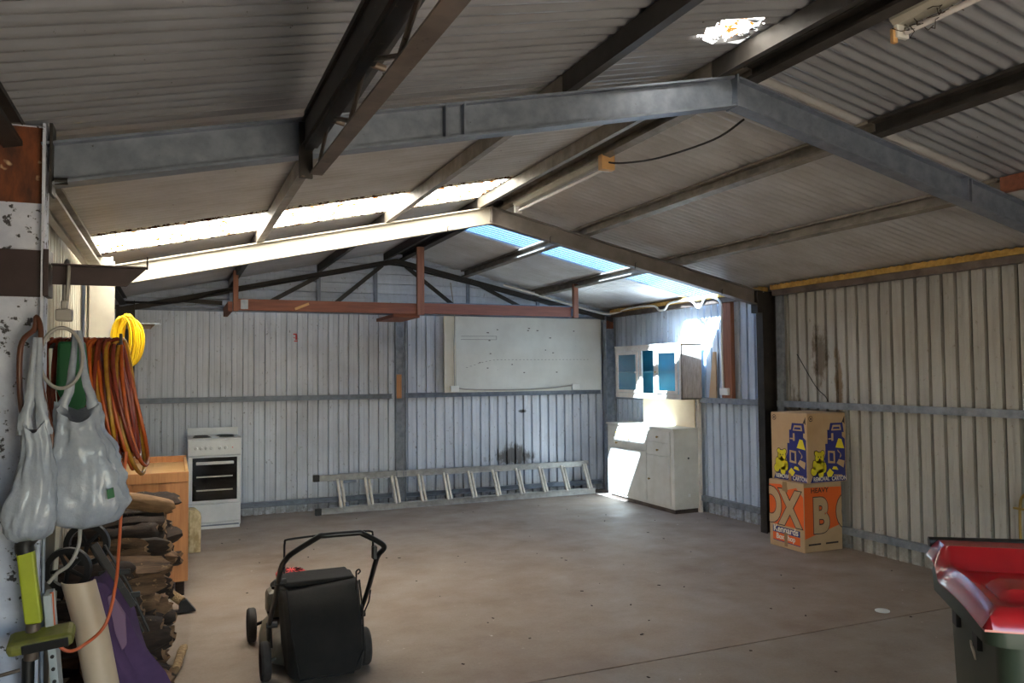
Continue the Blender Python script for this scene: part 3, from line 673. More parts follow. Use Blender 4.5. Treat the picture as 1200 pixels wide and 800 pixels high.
# ------------------------------------------------------------------ kitchen dresser
def dresser():
    t = thing('kitchen_dresser', (5.38, 8.25, 0), 'old white kitchen dresser with blue-lined glass cabinet on top', 'cabinet')
    xf, xb, ya, yb = 5.185, 5.545, 7.51, 8.98
    MB().box((xf, ya, .05), (xb, yb, .94)).build('base_body', 'whitepaint', t, bevel=.003)
    MB().box((xf+.02, ya+.02, 0), (xb-.02, yb-.03, .05)).build('plinth', 'brownsteel', t)
    MB().box((xf-.02, ya-.012, .938), (xb, yb+.01, .96)).build('worktop', 'whitepaint', t, bevel=.004)
    def front(name, y0, y1, z0, z1, knob):
        d = MB().box((xf-.016, y0, z0), (xf-.0005, y1, z1)).build(name, 'whitepaint', t, bevel=.003)
        MB().lathe([(.006, 0), (.006, .012), (.013, .018), (.011, .026), (.001, .028)], (xf-.016, knob[0], knob[1]), (-1, 0, 0), 12).build('knob', 'brass', d, smooth=True)
    front('drawer', 8.59, 8.955, .795, .92, (8.72, .845)); front('drawer', 8.59, 8.955, .665, .785, (8.72, .715))
    front('door', 8.06, 8.58, .665, .92, (8.42, .775))
    front('drawer', 7.57, 8.05, .79, .92, (7.80, .85)); front('drawer', 7.57, 8.05, .64, .78, (7.80, .70))
    front('door', 8.06, 8.955, .085, .655, (8.50, .33)); front('door', 7.57, 8.05, .085, .63, (7.98, .35))
    MB().cyl((5.38, ya+.001, .62), (5.38, ya-.003, .62), .012, seg=12).build('hole_plug', 'black', t)
    MB().box((5.37, ya-.005, .185), (5.40, ya, .22)).build('label_patch', 'white', t)
    # back board and side stile carrying the upper cabinet
    MB().box((5.50, 7.545, .96), (5.515, 8.62, 1.30)).build('backboard', 'beigeply', t)
    MB().box((5.515, ya-.02, .0), (5.555, ya+.025, 1.9)).build('stile', 'wornwhite', t, bevel=.003)
    ux, uy0, uy1, z0, z1 = 5.262, 7.455, 8.88, 1.285, 1.915
    MB().box((ux, uy0, z0), (xb, uy0+.018, z1)).build('upper_side', 'worn', t, bevel=.002)
    MB().box((ux, uy1-.018, z0), (xb, uy1, z1)).build('upper_side', 'wornwhite', t, bevel=.002)
    MB().box((ux-.01, uy0-.01, z1), (xb, uy1+.01, z1+.018)).build('upper_top', 'wornwhite', t, bevel=.003)
    MB().box((ux, uy0, z0), (xb, uy1, z0+.02)).build('upper_floor', 'wornwhite', t, bevel=.002)
    MB().box((xb-.012, uy0+.02, z0+.02), (xb-.004, uy1-.02, z1)).build('upper_lining', 'teal', t)
    for y in (uy0+.0185, uy1-.0215): MB().box((ux+.03, y, z0+.02), (xb-.012, y+.003, z1)).build('side_lining', 'teal', t)
    MB().box((ux+.03, uy0+.022, 1.592), (xb-.012, uy1-.022, 1.61)).build('shelf', 'tealdk', t)
    # face frame stiles
    for y0, y1 in ((uy0, 7.50), (7.945, 8.01), (8.27, 8.33), (8.85, uy1)):
        MB().box((ux-.004, y0, z0), (ux+.018, y1, z1)).build('face_stile', 'wornwhite', t, bevel=.002)
    MB().box((ux-.0045, uy0, 1.862), (ux+.0175, uy1, z1)).build('face_rail', 'wornwhite', t, bevel=.002)
    MB().box((ux-.0045, uy0, z0), (ux+.0175, uy1, 1.345)).build('face_rail', 'wornwhite', t, bevel=.002)
    for y0, y1, ky in ((7.505, 7.94, 7.925), (8.335, 8.845, 8.36)):
        a, b, c, dd = y0, y1, 1.348, 1.860; fr = .045
        m_ = MB(); m_.box((ux-.018, a, c), (ux-.0045, a+fr, dd)).box((ux-.018, b-fr, c), (ux-.0045, b, dd)).box((ux-.0178, a+fr, c), (ux-.0047, b-fr, c+.035)).box((ux-.0178, a+fr, dd-.04), (ux-.0047, b-fr, dd))
        d = m_.build('cabinet_door', 'wornwhite', t, bevel=.002)
        MB().box((ux-.012, a+fr-.002, c+.033), (ux-.008, b-fr+.002, dd-.038)).build('pane', 'pane', d)
        MB().lathe([(.005, 0), (.005, .01), (.012, .016), (.010, .024), (.001, .026)], (ux-.018, ky, 1.60), (-1, 0, 0), 12).build('knob', 'brass' if ky < 8 else 'white', d, smooth=True)
dresser()
tag(MB().prism([(0, 0), (.13, 0), (.05, .52), (0, .52)], (5.56, 7.22, 1.30), (0, 1, 0), ez, (1, 0, 0), .015).build('ply_offcut', 'kraft'), 'brown ply offcut standing on the girt behind the dresser', 'board')

# ------------------------------------------------------------------ cartons
def carton(name, x0, y0, z0, w_, d_, h_, label, cat='box'):
    t = thing(name, (x0+w_/2, y0+d_/2, z0), label, cat)
    MB().box((x0, y0, z0), (x0+w_, y0+d_, z0+h_)).build('shell', 'kraft', t, bevel=.006)
    MB().box((x0+.004, y0+.004, z0+h_), (x0+w_-.004, y0+d_/2-.002, z0+h_+.004)).build('flap', 'kraft', t)
    MB().box((x0+.004, y0+d_/2+.002, z0+h_), (x0+w_-.004, y0+d_-.004, z0+h_+.005)).build('flap', 'kraft', t)
    return t
cx, cy, cw, cdp, ch = 5.098, 5.43, .44, .44, .60
b1 = carton('moving_box', cx, cy, 0, cw, cdp, ch, 'orange-printed cardboard moving box on the floor, lower of two')
# left face: reading direction is -y, plane x = cx
def lf(u, v, d=.002): return Vector((cx-d, cy+cdp-u*cdp, v*ch))
def ff(u, v, d=.002): return Vector((cx+u*cw, cy-d, v*ch))
def patch(par, fn, pts, m, name='print', d=.0015, lab=None):
    o_ = fn(0, 0, 0); n_ = (fn(0, 0, 1)-fn(0, 0, 0)).normalized()
    P = [fn(u, v, d) for u, v in pts]; Q = [fn(u, v, d-.0008) for u, v in pts]
    return tag(MB().rings([Q, P]).build(name, m, par), lab)
patch(b1, lf, [(.01, .34), (.99, .33), (.99, .80), (.8, .93), (.55, .88), (.35, .95), (.01, .93)], 'orangeink', 'orange_print', .0012)
patch(b1, ff, [(.01, .20), (.99, .38), (.99, .93), (.01, .95)], 'orangeink', 'orange_print', .0012)
def letter(par, fn, s, size, sx, u, v, off, m, d, shear=0, clips=(), sc=None, spacing=1):
    o_ = fn(u, v, d); eu = (fn(1, 0, 0)-fn(0, 0, 0)).normalized(); en = (fn(0, 0, 1)-fn(0, 0, 0)).normalized()
    return place_text('lettering', text_mesh(s, size, off, shear, sx, spacing), o_, eu, ez, en, par, m, clips)
cl = [((cx, cy+cdp-.003, 0), (0, 1, 0))]
for (mm, off, d) in (('darkink', .026, .0025), ('kraft', .018, .0035)):
    letter(b1, lf, 'O', .42, .80, -.26, .385, off, mm, d, clips=cl)
    letter(b1, lf, 'X', .42, .80, .34, .375, off, mm, d, clips=[((cx, cy+.003, 0), (0, -1, 0))])
cr_ = [((cx+cw-.003, 0, 0), (1, 0, 0))]
for (mm, off, d) in (('darkink', .026, .0025), ('kraft', .018, .0035)):
    letter(b1, ff, 'B', .41, .80, .22, .30, off, mm, d)
    letter(b1, ff, 'O', .41, .80, .84, .33, off, mm, d, clips=cr_)
letter(b1, ff, 'HEAVY', .06, 1.1, .18, .865, .001, 'darkink', .0025)
patch(b1, lf, [(.1, .215), (.88, .21), (.88, .30), (.1, .31)], 'blueink', 'name_panel', .0015)
patch(b1, lf, [(.1, .10), (.88, .085), (.88, .205), (.1, .215)], 'orangeink', 'name_panel', .0015)
patch(b1, lf, [(.1, .09), (.88, .075), (.88, .085), (.1, .10)], 'blueink', 'name_panel', .0015)
letter(b1, lf, 'Kennards', .082, 1.0, .12, .228, .002, 'whiteink', .0028)
letter(b1, lf, 'Box Shop', .065, .95, .20, .125, .002, 'whiteink', .0028)
patch(b1, lf, [(.44, .03), (.53, .03), (.53, .23), (.44, .24)], 'tape', 'tape', .004)
patch(b1, lf, [(.40, .86), (.56, .84), (.54, 1.0), (.42, 1.0)], 'tape', 'tape', .004)
patch(b1, ff, [(.1, .10), (.42, .10), (.42, .125), (.1, .125)], 'darkink', 'small_print', .002)
patch(b1, ff, [(.55, .10), (.88, .10), (.88, .125), (.55, .125)], 'darkink', 'small_print', .002)
cx, cy, cw, cdp, ch, cz = 5.125, 5.40, .45, .455, .61, .607
b2 = carton('moving_box', cx, cy, cz, cw, cdp, ch, 'kraft moving box printed in blue and yellow, upper of two')
def lf2(u, v, d=.002): return Vector((cx-d, cy+cdp-u*cdp, cz+v*ch))
def ff2(u, v, d=.002): return Vector((cx+u*cw, cy-d, cz+v*ch))
def circ(u, v, ru, rv, n=14): return [(u+ru*math.cos(6.2832*k/n), v+rv*math.sin(6.2832*k/n)) for k in range(n)]
for fn in (lf2, ff2):
    patch(b2, fn, [(.06, .01), (.97, .01), (.97, .62), (.9, .66), (.9, .76), (.52, .76), (.52, .56), (.46, .56), (.46, .42), (.42, .34), (.46, .25), (.40, .14), (.22, .16), (.14, .12)], 'blueink', 'blue_print', .0012)
    patch(b2, fn, [(.56, .72), (.95, .72), (.92, .86), (.60, .86)], 'blueink', 'blue_print', .0014)
    patch(b2, fn, [(.62, .75), (.88, .75), (.86, .83), (.66, .83)], 'kraft', 'picture_print', .002)
    patch(b2, fn, [(.66, .77), (.84, .77), (.83, .80), (.68, .80)], 'blueink', 'picture_print', .0026)
    patch(b2, fn, [(.62, .60), (.67, .60), (.67, .71), (.62, .71)], 'kraft', 'picture_print', .002)
    patch(b2, fn, [(.54, .62), (.64, .62), (.64, .64), (.54, .64)], 'kraft', 'picture_print', .002)
    patch(b2, fn, [(.72, .50), (.95, .48), (.88, .62), (.80, .63)], 'yellowink', 'lamp_print', .002)
    patch(b2, fn, [(.82, .34)]+[(.82+.05*math.sin(k*.52), .34+.013*k) for k in range(1, 11)]+[(.86, .40)], 'kraft', 'lamp_print', .0021)
    patch(b2, fn, [(.52, .28), (.70, .27), (.70, .45), (.52, .46)], 'kraft', 'frame_print', .002)
    patch(b2, fn, [(.56, .31), (.66, .30), (.66, .42), (.56, .43)], 'blueink', 'frame_print', .0026)
    patch(b2, fn, [(.74, .27), (.92, .20), (.95, .30), (.80, .33)], 'kraft', 'picture_print', .002)
    patch(b2, fn, [(.66, .09), (.88, .08), (.88, .10), (.66, .11)], 'kraft', 'picture_print', .0021)
    # generic seated toy bear
    for (u, v, a, b) in ((.30, .36, .11, .085), (.22, .43, .045, .035), (.38, .43, .045, .035), (.30, .24, .12, .10), (.15, .17, .075, .06), (.33, .14, .07, .065), (.42, .22, .05, .075), (.17, .26, .045, .07)):
        patch(b2, fn, circ(u, v, a+.012, b+.010), 'darkink', 'bear_print', .0020)
    for (u, v, a, b) in ((.30, .36, .11, .085), (.22, .43, .045, .035), (.38, .43, .045, .035), (.30, .24, .12, .10), (.15, .17, .075, .06), (.33, .14, .07, .065), (.42, .22, .05, .075), (.17, .26, .045, .07)):
        patch(b2, fn, circ(u, v, a, b), 'yellowink', 'bear_print', .0028)
    for (u, v, a, b) in ((.27, .375, .012, .012), (.33, .375, .012, .012), (.30, .34, .02, .014)):
        patch(b2, fn, circ(u, v, a, b, 8), 'darkink', 'bear_print', .0034)
    patch(b2, fn, [(.48, .14), (.56, .20), (.66, .14), (.60, .08), (.50, .08)], 'yellowink', 'toy_print', .002)
    patch(b2, fn, [(.62, .19), (.78, .17), (.74, .22), (.66, .23)], 'yellowink', 'toy_print', .0022)
    letter(b2, fn, 'REMOVAL', .052, .80, .13, .03, .001, 'whiteink', .0035)
    letter(b2, fn, 'CARTON', .052, .80, .60, .025, .001, 'whiteink', .0035)
    patch(b2, fn, circ(.10, .93, .055, .042), 'darkink', 'badge_print', .0015)
    patch(b2, fn, circ(.10, .93, .042, .032), 'kraft', 'badge_print', .0022)
    patch(b2, fn, circ(.10, .93, .020, .016), 'darkink', 'badge_print', .0029)
    patch(b2, fn, [(.88, .84), (.97, .96), (.97, .84), (.93, .87)], 'darkink', 'arrow_print', .0022)
patch(b2, lf2, [(.48, 0), (.56, 0), (.56, .10), (.48, .13)], 'tape', 'tape', .0045)

# ------------------------------------------------------------------ crate, board
def crate():
    x0, x1, y0, y1, z0, z1 = -.45, .11, 6.33, 7.55, .105, .90
    t = thing('pine_cabinet', ((x0+x1)/2, (y0+y1)/2, 0), 'orange pine cabinet with a sunken top behind the firewood', 'cabinet')
    n = 3; w_ = (x1-x0)/n
    for k in range(n): MB().box((x0+k*w_+.001, y0, z0), (x0+(k+1)*w_-.001, y0+.02, z1-.075)).build('front_board', 'pine', t, bevel=.001)
    MB().box((x0, y0-.004, z1-.074), (x1, y0+.022, z1)).build('front_rail', 'pine', t, bevel=.002)
    MB().box((x1-.022, y0+.022, z0), (x1, y1, z1-.002)).build('side', 'pinelt', t, bevel=.002)
    MB().box((x0, y0+.022, z0), (x0+.02, y1, z1-.002)).build('side', 'pine', t, bevel=.002)
    MB().box((x0, y1-.02, z0), (x1, y1, z1+.01)).build('back', 'pine', t, bevel=.002)
    for a, b in ((x0+.021, x0+.19), (x0+.192, x0+.30), (x0+.302, x1-.023)): MB().box((a, y0+.023, z1-.06), (b, y1-.021, z1-.04)).build('top_board', 'pinelt', t)
    for x, y in ((x1-.085, y0+.02), (x0+.02, y0+.02), (x1-.085, y1-.09), (x0+.02, y1-.09)): MB().box((x, y, 0), (x+.06, y+.06, z0)).build('leg', 'bark', t)
crate()
o = MB().prism([(0, 0), (.105, 0), (.11, .33), (.06, .385), (0, .39)], (.135, 7.80, 0), ex, ez, ey, .18).build('stained_block', 'chip', bevel=.01)
tag(o, 'stained cream block standing between the pine cabinet and stove', 'block')

# ------------------------------------------------------------------ lawn mower
def mower():
    t = thing('lawn_mower', (.71, 4.75, 0), 'dark push lawn mower with rear grass bag and red starter cap', 'mower')
    # deck
    prof = [(.0, .20), (.10, .205), (.19, .19), (.235, .15), (.25, .09), (.252, .055)]
    rings = []
    for r, z_ in prof:
        ring = []
        for k in range(32):
            a = 2*math.pi*k/32; ca, sa = math.cos(a), math.sin(a)
            rr = max(r, .002); q = (abs(ca)**3.2+abs(sa)**3.2)**(-1/3.2)
            ring.append((.71+rr*ca*q*.97, 4.76+rr*sa*q*1.45, z_))
        rings.append(ring)
    MB().rings(rings, cap=True).build('deck', 'olive', t, smooth=50)
    # engine
    MB().lathe([(.13, .19), (.14, .21), (.14, .30), (.12, .34), (.001, .345)], (.66, 4.88, 0), seg=28).build('engine', 'black', t, smooth=35)
    sh = MB().lathe([(.115, .34), (.118, .375), (.10, .392), (.001, .395)], (.65, 4.88, 0), seg=28).build('engine_cowl', 'black', t, smooth=35)
    MB().lathe([(.085, .395), (.088, .418), (.07, .43), (.001, .432)], (.65, 4.88, .018), seg=28).build('starter_cap', 'redplas', sh, smooth=35)
    mb = MB()
    for k in range(14):
        a = 2*math.pi*k/14; mb.tube([(.65+.03*math.cos(a), 4.88+.03*math.sin(a), .4515), (.65+.07*math.cos(a), 4.88+.07*math.sin(a), .449)], .003, 4)
    mb.build('vents', 'black', sh)
    MB().box((.50, 4.72, .22), (.60, 4.88, .37)).build('fuel_tank', 'olive', t, bevel=.03)
    MB().cyl((.55, 4.8, .37), (.55, 4.8, .385), .02, seg=12).build('fuel_cap', 'black', t, smooth=True)
    MB().tube([(.82, 4.7, .36), (.83, 4.68, .44)], .005, 6).build('throttle_lever', 'black', t)
    # wheels
    for wx, wy, s in ((.455, 4.40, -1), (.985, 4.42, 1), (.445, 5.07, -1), (.97, 5.09, 1)):
        r = .10; w_ = .048
        wh = MB().lathe([(r*.62, -w_/2), (r*.92, -w_/2), (r, -w_*.3), (r, w_*.3), (r*.92, w_/2), (r*.62, w_/2), (r*.62, -w_/2)], (wx, wy, r), (1, 0, 0), 28).build('wheel', 'rubber', t, smooth=35)
        MB().lathe([(r*.62, -w_*.3), (r*.3, -w_*.38), (.018, -w_*.5), (.001, -w_*.5)], (wx, wy, r), (1, 0, 0), 20).lathe([(r*.62, w_*.3), (r*.3, w_*.38), (.018, w_*.5), (.001, w_*.5)], (wx, wy, r), (1, 0, 0), 20).build('hub', 'olive', wh, smooth=35)
        MB().cyl((wx-s*.03, wy, r), (.71+s*.2, wy, r+.01), .010, seg=10).build('axle', 'blackmet', t)
    MB().tube([(.495, 4.47, .14), (.495, 4.55, .30), (.485, 4.56, .31)], .006, 6).build('height_lever', 'blackmet', t)
    # grass bag
    cxb = .745
    secs = [(.045, 4.20, 4.50, .165), (.07, 4.15, 4.56, .185), (.16, 4.13, 4.58, .192), (.28, 4.17, 4.60, .198), (.40, 4.26, 4.62, .203), (.455, 4.32, 4.62, .205), (.468, 4.36, 4.62, .20)]
    rings = []
    for z_, ya, yb_, hw in secs:
        ring = []
        for k in range(36):
            a = 2*math.pi*(k+.5)/36; ca, sa = math.cos(a), math.sin(a); q = (abs(ca)**7+abs(sa)**7)**(-1/7)
            yy_ = (ya+yb_)/2+(yb_-ya)/2*sa*q; xx = cxb-.005+hw*ca*q
            n_ = noise.noise(Vector((xx*9, yy_*9, z_*9)))*.014
            ring.append((xx+n_, yy_+n_, z_+n_*.3+(.018*ca*q if z_ > .4 else 0)))
        rings.append(ring)
    MB().rings(rings).build('grass_bag', 'bag', t, smooth=45)
    MB().box((.555, 4.40, .470), (.925, 4.64, .495)).build('bag_lid', 'bag', t, bevel=.01)
    MB().tube([(.555, 4.34, .475), (.56, 4.24, .36), (.575, 4.14, .18), (.60, 4.16, .06), (.87, 4.16, .06), (.92, 4.14, .18), (.935, 4.24, .36), (.94, 4.34, .485)], .005, 6).build('bag_frame', 'bag', t)
    # handle
    H = [(.485, 4.50, .17), (.475, 4.40, .28), (.468, 4.05, .53), (.462, 3.80, .715), (.475, 3.70, .78), (.50, 3.67, .81), (.60, 3.62, .878), (.625, 3.61, .885), (.77, 3.60, .886), (.795, 3.60, .88), (.885, 3.62, .825), (.908, 3.66, .79), (.90, 3.76, .73), (.93, 4.05, .53), (.955, 4.40, .28), (.955, 4.50, .17)]
    MB().tube(smoothpath(H, 3), .0125, 12).build('handle', 'blackmet', t, smooth=60)
    B = [(.472, 3.76, .70), (.474, 3.78, .79), (.476, 3.78, .835), (.49, 3.77, .85), (.62, 3.74, .862), (.80, 3.72, .868), (.86, 3.72, .864), (.872, 3.73, .845), (.878, 3.75, .76)]
    MB().tube(smoothpath(B, 3), .005, 8).build('bail_bar', 'blackmet', t, smooth=60)
    for p in ((.466, 3.93, .62), (.478, 4.38, .29), (.945, 4.38, .29)): MB().cyl((p[0]-.02, p[1], p[2]), (p[0]+.035, p[1], p[2]), .014, .017, 12).build('wing_knob', 'black', t)
    MB().box((.872, 3.72, .73), (.892, 3.76, .79)).build('bracket', 'black', t, bevel=.003)
    lp = [(.845, 3.98, .53), (.845, 3.97, .60), (.843, 3.96, .625), (.855, 3.955, .635), (.862, 3.96, .622), (.852, 3.965, .61)]
    MB().tube(smoothpath(lp, 4), .004, 6).build('rope_guide', 'blackmet', t)
    MB().tube([(.935, 4.05, .50), (.96, 4.2, .40), (.955, 4.42, .22), (.90, 4.6, .25)], .004, 6).build('control_cable', 'black', t)
mower()

# ------------------------------------------------------------------ wheelie bin
def wheelie():
    import itertools
    RX = Vector((1.951, 1.412, 0)); LX = Vector((2.219+.14, 1.777+.15, 0))   # near and far corners of the visible side at rim height
    RX = Vector((1.985, 1.46, 0)); e1 = (LX-RX).normalized(); e2 = Vector((e1.y, -e1.x, 0))   # e1 along the side, e2 across
    D, Wd, H = .62, .56, .94
    def P(a, b, z_): v = RX+e1*a+e2*b; return Vector((v.x, v.y, z_))
    t = thing('wheelie_bin', P(D/2, Wd/2, 0), 'dark green wheelie bin with a red lid at the right', 'bin')
    def rr(a0, a1, b0, b1, z_, r=.05, n=4):
        out = []
        for (ca, cb, s0) in ((a1-r, b1-r, 0), (a0+r, b1-r, 90), (a0+r, b0+r, 180), (a1-r, b0+r, 270)):
            for k in range(n+1):
                an = math.radians(s0+90*k/n); out.append(P(ca+r*math.cos(an), cb+r*math.sin(an), z_))
        return out
    MB().rings([rr(.09, .54, .06, .50, .03), rr(.035, .58, .04, .52, H-.09), rr(.03, .585, .035, .525, H-.06)]).build('body', 'bin', t, smooth=40)
    MB().rings([rr(.0, .62, .0, .56, H-.075), rr(-.004, .624, -.004, .564, H-.01), rr(.0, .62, .0, .56, H), rr(.03, .59, .03, .53, H), rr(.03, .59, .03, .53, H-.02)]).build('rim', 'bin', t, smooth=40)
    # recesses under the rim
    for a in (.20, .42): MB().rings([rr(a, a+.055, .028, .06, H-.15, .004, 1), rr(a, a+.055, .028, .06, H-.085, .004, 1)]).build('rim_slot', 'black', t)
    # lid: raised outer rim, sunken middle with moulded bosses, back edge lifting to the hinge
    na, nb = 34, 30; A0, A1, B0, B1 = -.025, .615, -.012, .572; top = []
    for i in range(na+1):
        a = A0+(A1-A0)*i/na; row = []
        for j in range(nb+1):
            b = B0+(B1-B0)*j/nb; da = min(a-A0, 9); db = min(b-B0, B1-b); d = min(da, db)
            z_ = H-.022+.032*min(1, d/.018)
            z_ += .018*min(1, max(0, (d-.02)/.02))
            if d > .055 and a < .50: z_ -= .016*min(1, (d-.055)/.02)*min(1, (.50-a)/.02)
            for ca, cb in ((.20, .14), (.20, .42)):
                q = max(abs(a-ca)/.07, abs(b-cb)/.06); z_ += .024*max(0, min(1, (1.15-q)*3))
            if a > .46: z_ += .055*min(1, (a-.46)/.06)
            z_ += .012*math.sin(math.pi*min(1, max(0, a/.5)))
            row.append(P(a, b, z_))
        top.append(row)
    n, L = nb+1, na+1; vs = [p for r in top for p in r]+[p-Vector((0, 0, .006)) for r in top for p in r]; fs = []
    for i in range(L-1):
        for j in range(n-1):
            a = i*n+j; fs += [(a, a+1, a+n+1, a+n), (a+L*n, a+L*n+n, a+L*n+n+1, a+L*n+1)]
    for i in range(L-1):
        for j in (0, n-1): a = i*n+j; fs.append((a, a+n, a+n+L*n, a+L*n))
    for j in range(n-1):
        for i in (0, L-1): a = i*n+j; fs.append((a, a+1, a+1+L*n, a+L*n))
    MB().add(vs, fs).build('lid', 'binlid', t, smooth=35)
    MB().tube([P(.632, .0, H+.072), P(.636, .28, H+.076), P(.632, .56, H+.072)], .017, 12).build('hinge_bar', 'black', t, smooth=True)
    for b in (.05, .51): MB().tube([P(.59, b, H-.03), P(.66, b, H-.02), P(.642, b, H+.068)], .014, 8).build('hinge_lug', 'bin', t)
    for b in (.02, .54):
        MB().lathe([(.001, -.02), (.09, -.02), (.1, -.012), (.1, .012), (.09, .02), (.001, .02)], P(.60, b, .10), e2, 24).build('wheel', 'rubber', t, smooth=40)
    MB().cyl(P(.60, .02, .10), P(.60, .54, .10), .010, seg=10).build('axle', 'blackmet', t)
    a = P(.20, .048, .72); o_ = place_text('number_print', text_mesh('1111', .03), P(.34, .036, .765), -e1, (ez*.9-e2*.04).normalized(), -e2, t, 'whiteink') if False else None
    MB().rings([[P(.30, .033, .79), P(.265, .034, .765), P(.26, .035, .745), P(.295, .034, .77)], [P(.30, .038, .79), P(.265, .039, .765), P(.26, .040, .745), P(.295, .039, .77)]]).build('scuffed_sticker', 'whiteink', t)
wheelie()

# ------------------------------------------------------------------ firewood
def log_mesh(seed, L, r, round_=False):
    """split billet: wedge or half-round section, torn ragged ends"""
    q = random.Random(seed); n = 12; rings = []
    kind = 3 if round_ else seed % 3
    base = []
    for k in range(n):
        a = 2*math.pi*k/n
        if kind == 0: v = .62/max(.5, math.cos((a % 2.094)-1.047))      # wedge
        elif kind == 1: v = 1.0 if math.sin(a) > -.2 else .55/max(.5, abs(math.sin(a)))   # half round
        elif kind == 2: v = .8/max(.70, abs(math.cos(a)), abs(math.sin(a)))  # squared
        else: v = 1
        base.append(r*v*q.uniform(.88, 1.10))
    bend = q.uniform(-.03, .03)*(.15 if round_ else 1); bz = q.uniform(-.02, .02)*(.15 if round_ else 1); tw = q.uniform(-.5, .5)
    ts = (-.5, -.46, -.36, -.22, -.06, .1, .24, .37, .45, .5); tail = q.choice((.55, .75, .92)); rag = [q.uniform(-.022, .022) for _ in range(n)]
    for t_ in ts:
        e = max(0, abs(t_)-.36)/.14; tp_ = 1-(1-tail)*e*e*(1 if t_ > 0 else .4)
        ring = []
        for k in range(n):
            a = 2*math.pi*k/n+tw*t_; rr = base[k]*tp_*(1+q.uniform(-.10, .10)); j = rag[k]*e*(.7 if abs(t_) > .4 else .2)
            ring.append((t_*L+j, rr*math.cos(a)+bend*math.sin(t_*5), rr*math.sin(a)+bz*math.cos(t_*6)))
        rings.append(ring)
    return MB().rings(rings, capmi=1)
LOGS = []
for s in range(18):
    L = (.36, .50, .42, .54, .30)[s % 5]; r = .040+.006*(s % 5)
    LOGS.append((log_mesh(s, L, r, s in (4, 11)).mesh('firewood_log', [MT['bark' if s % 3 else 'barkbrown'], MT['heart']], 42), L, r))
nlog = 0; order = []
y = 4.22
for col in range(13):
    zc = .045; h_max = (.52 if col < 1 else .66 if col < 3 else .74 if col < 8 else .79)
    while zc < h_max:
        me, L, r = LOGS[R.randrange(len(LOGS))]
        o = bpy.data.objects.new('firewood_log', me); COL.objects.link(o)
        xe = (-.075 if col < 3 else -.04)+R.uniform(-.10, .05)+(.06 if R.random() < .2 else 0)
        lo = -.545
        xc = max(xe-L/2, lo+L/2+.0)
        o.location = (xc, y+R.uniform(-.02, .02), zc+R.uniform(-.005, .005))
        o.rotation_euler = (R.uniform(0, 6.28), R.uniform(-.11, .11), R.uniform(-.22, .22))
        nc = round((zc-.045)/.0001)
        order.append((o, col, len([1 for q_ in order if q_[1] == col])))
        tag(o, 'split dark hardwood log in the firewood stack along the left wall', 'log', 'logs in the firewood stack')
        nlog += 1; zc += R.uniform(.080, .108)
    y += .142
ORD = ('first', 'second', 'third', 'fourth', 'fifth', 'sixth', 'seventh', 'eighth', 'ninth', 'tenth', 'eleventh', 'twelfth', 'thirteenth', 'fourteenth', 'fifteenth')
for o, c, n_ in order:
    o['label'] = 'firewood log, %s up from the floor in the %s column of the stack' % (ORD[n_], 'nearest' if c == 0 else ORD[c]+' nearest')
def one_log(L, r, loc, rot, label, m='bark', seed=50, rd=False):
    me = log_mesh(seed, L, r, rd).mesh('firewood_log', [MT[m], MT['heart']], 50)
    o = bpy.data.objects.new('firewood_log', me); COL.objects.link(o); o.location = loc; o.rotation_euler = rot
    return tag(o, label, 'log')
one_log(.38, .024, (.045, 4.86, .03), (0, 0, math.radians(82)), 'pale brown stick lying alone on the floor before the firewood', 'palelog', 61, True)
one_log(.5, .06, (-.24, 5.3, .85), (.4, .16, .25), 'splintered log perched on top of the firewood stack', 'heart', 71)
one_log(.30, .045, (-.10, 5.75, .79), (1.2, .05, .1), 'short black splintered log sticking out towards the pine cabinet', 'bark', 72)
one_log(.34, .055, (-.34, 4.3, .66), (0, .1, .35), 'thick round log end at the top front of the stack', 'bark', 73, True)
# small mattock leaning at the foot of the stack
mk = thing('mattock', (.10, 5.85, 0), 'small mattock with pale handle at the foot of the firewood', 'tool')
MB().tube([(-.13, 5.98, .22), (.065, 5.85, .085)], [.024, .032], 10).build('handle', 'palelog', mk, smooth=True)
MB().prism([(-.20, .0), (.09, .015), (.03, .095), (-.02, .09), (-.02, .03), (-.20, .02)], (.065, 5.83, .0), ex, ez, ey, .05).build('head', 'darksteel', mk, bevel=.004)

# ------------------------------------------------------------------ hanging things on the left
br = thing('steel_bracket', (-.25, 3.09, 1.92), 'dark steel bracket on the peeling near column', 'bracket')
MB().prism([(-.384, 1.985), (-.09, 1.985), (-.155, 1.92), (-.384, 1.92)], (0, 3.10, 0), ex, ez, ey, .008).build('web', 'chocolate', br, bevel=.001)
MB().box((-.384, 3.07, 1.983), (-.085, 3.11, 1.989)).box((-.09, 3.07, 1.983), (-.085, 3.11, 2.025)).build('flange', 'chocolate', br, bevel=.001)
br2 = thing('steel_bracket', (-.2, 6.2, 1.95), 'pale steel bracket on the cream column, yellow hose beside it', 'bracket')
MB().box((-.385, 6.18, 1.975), (-.085, 6.22, 1.981)).box((-.09, 6.18, 1.981), (-.085, 6.22, 2.01)).build('flange', 'galv', br2, bevel=.001)
MB().prism([(-.385, 1.975), (-.12, 1.975), (-.15, 1.94), (-.385, 1.94)], (0, 6.195, 0), ex, ez, ey, .006).build('web', 'brownsteel', br2)
hb = thing('hose_bar', (-.33, 3.55, 1.73), 'steel hanging bar hidden under the coiled garden hoses', 'bracket')
MB().box((-.56, 3.53, 1.715), (-.19, 3.57, 1.735)).box((-.2, 3.53, 1.735), (-.19, 3.57, 1.775)).build('bar', 'darksteel', hb, bevel=.002)
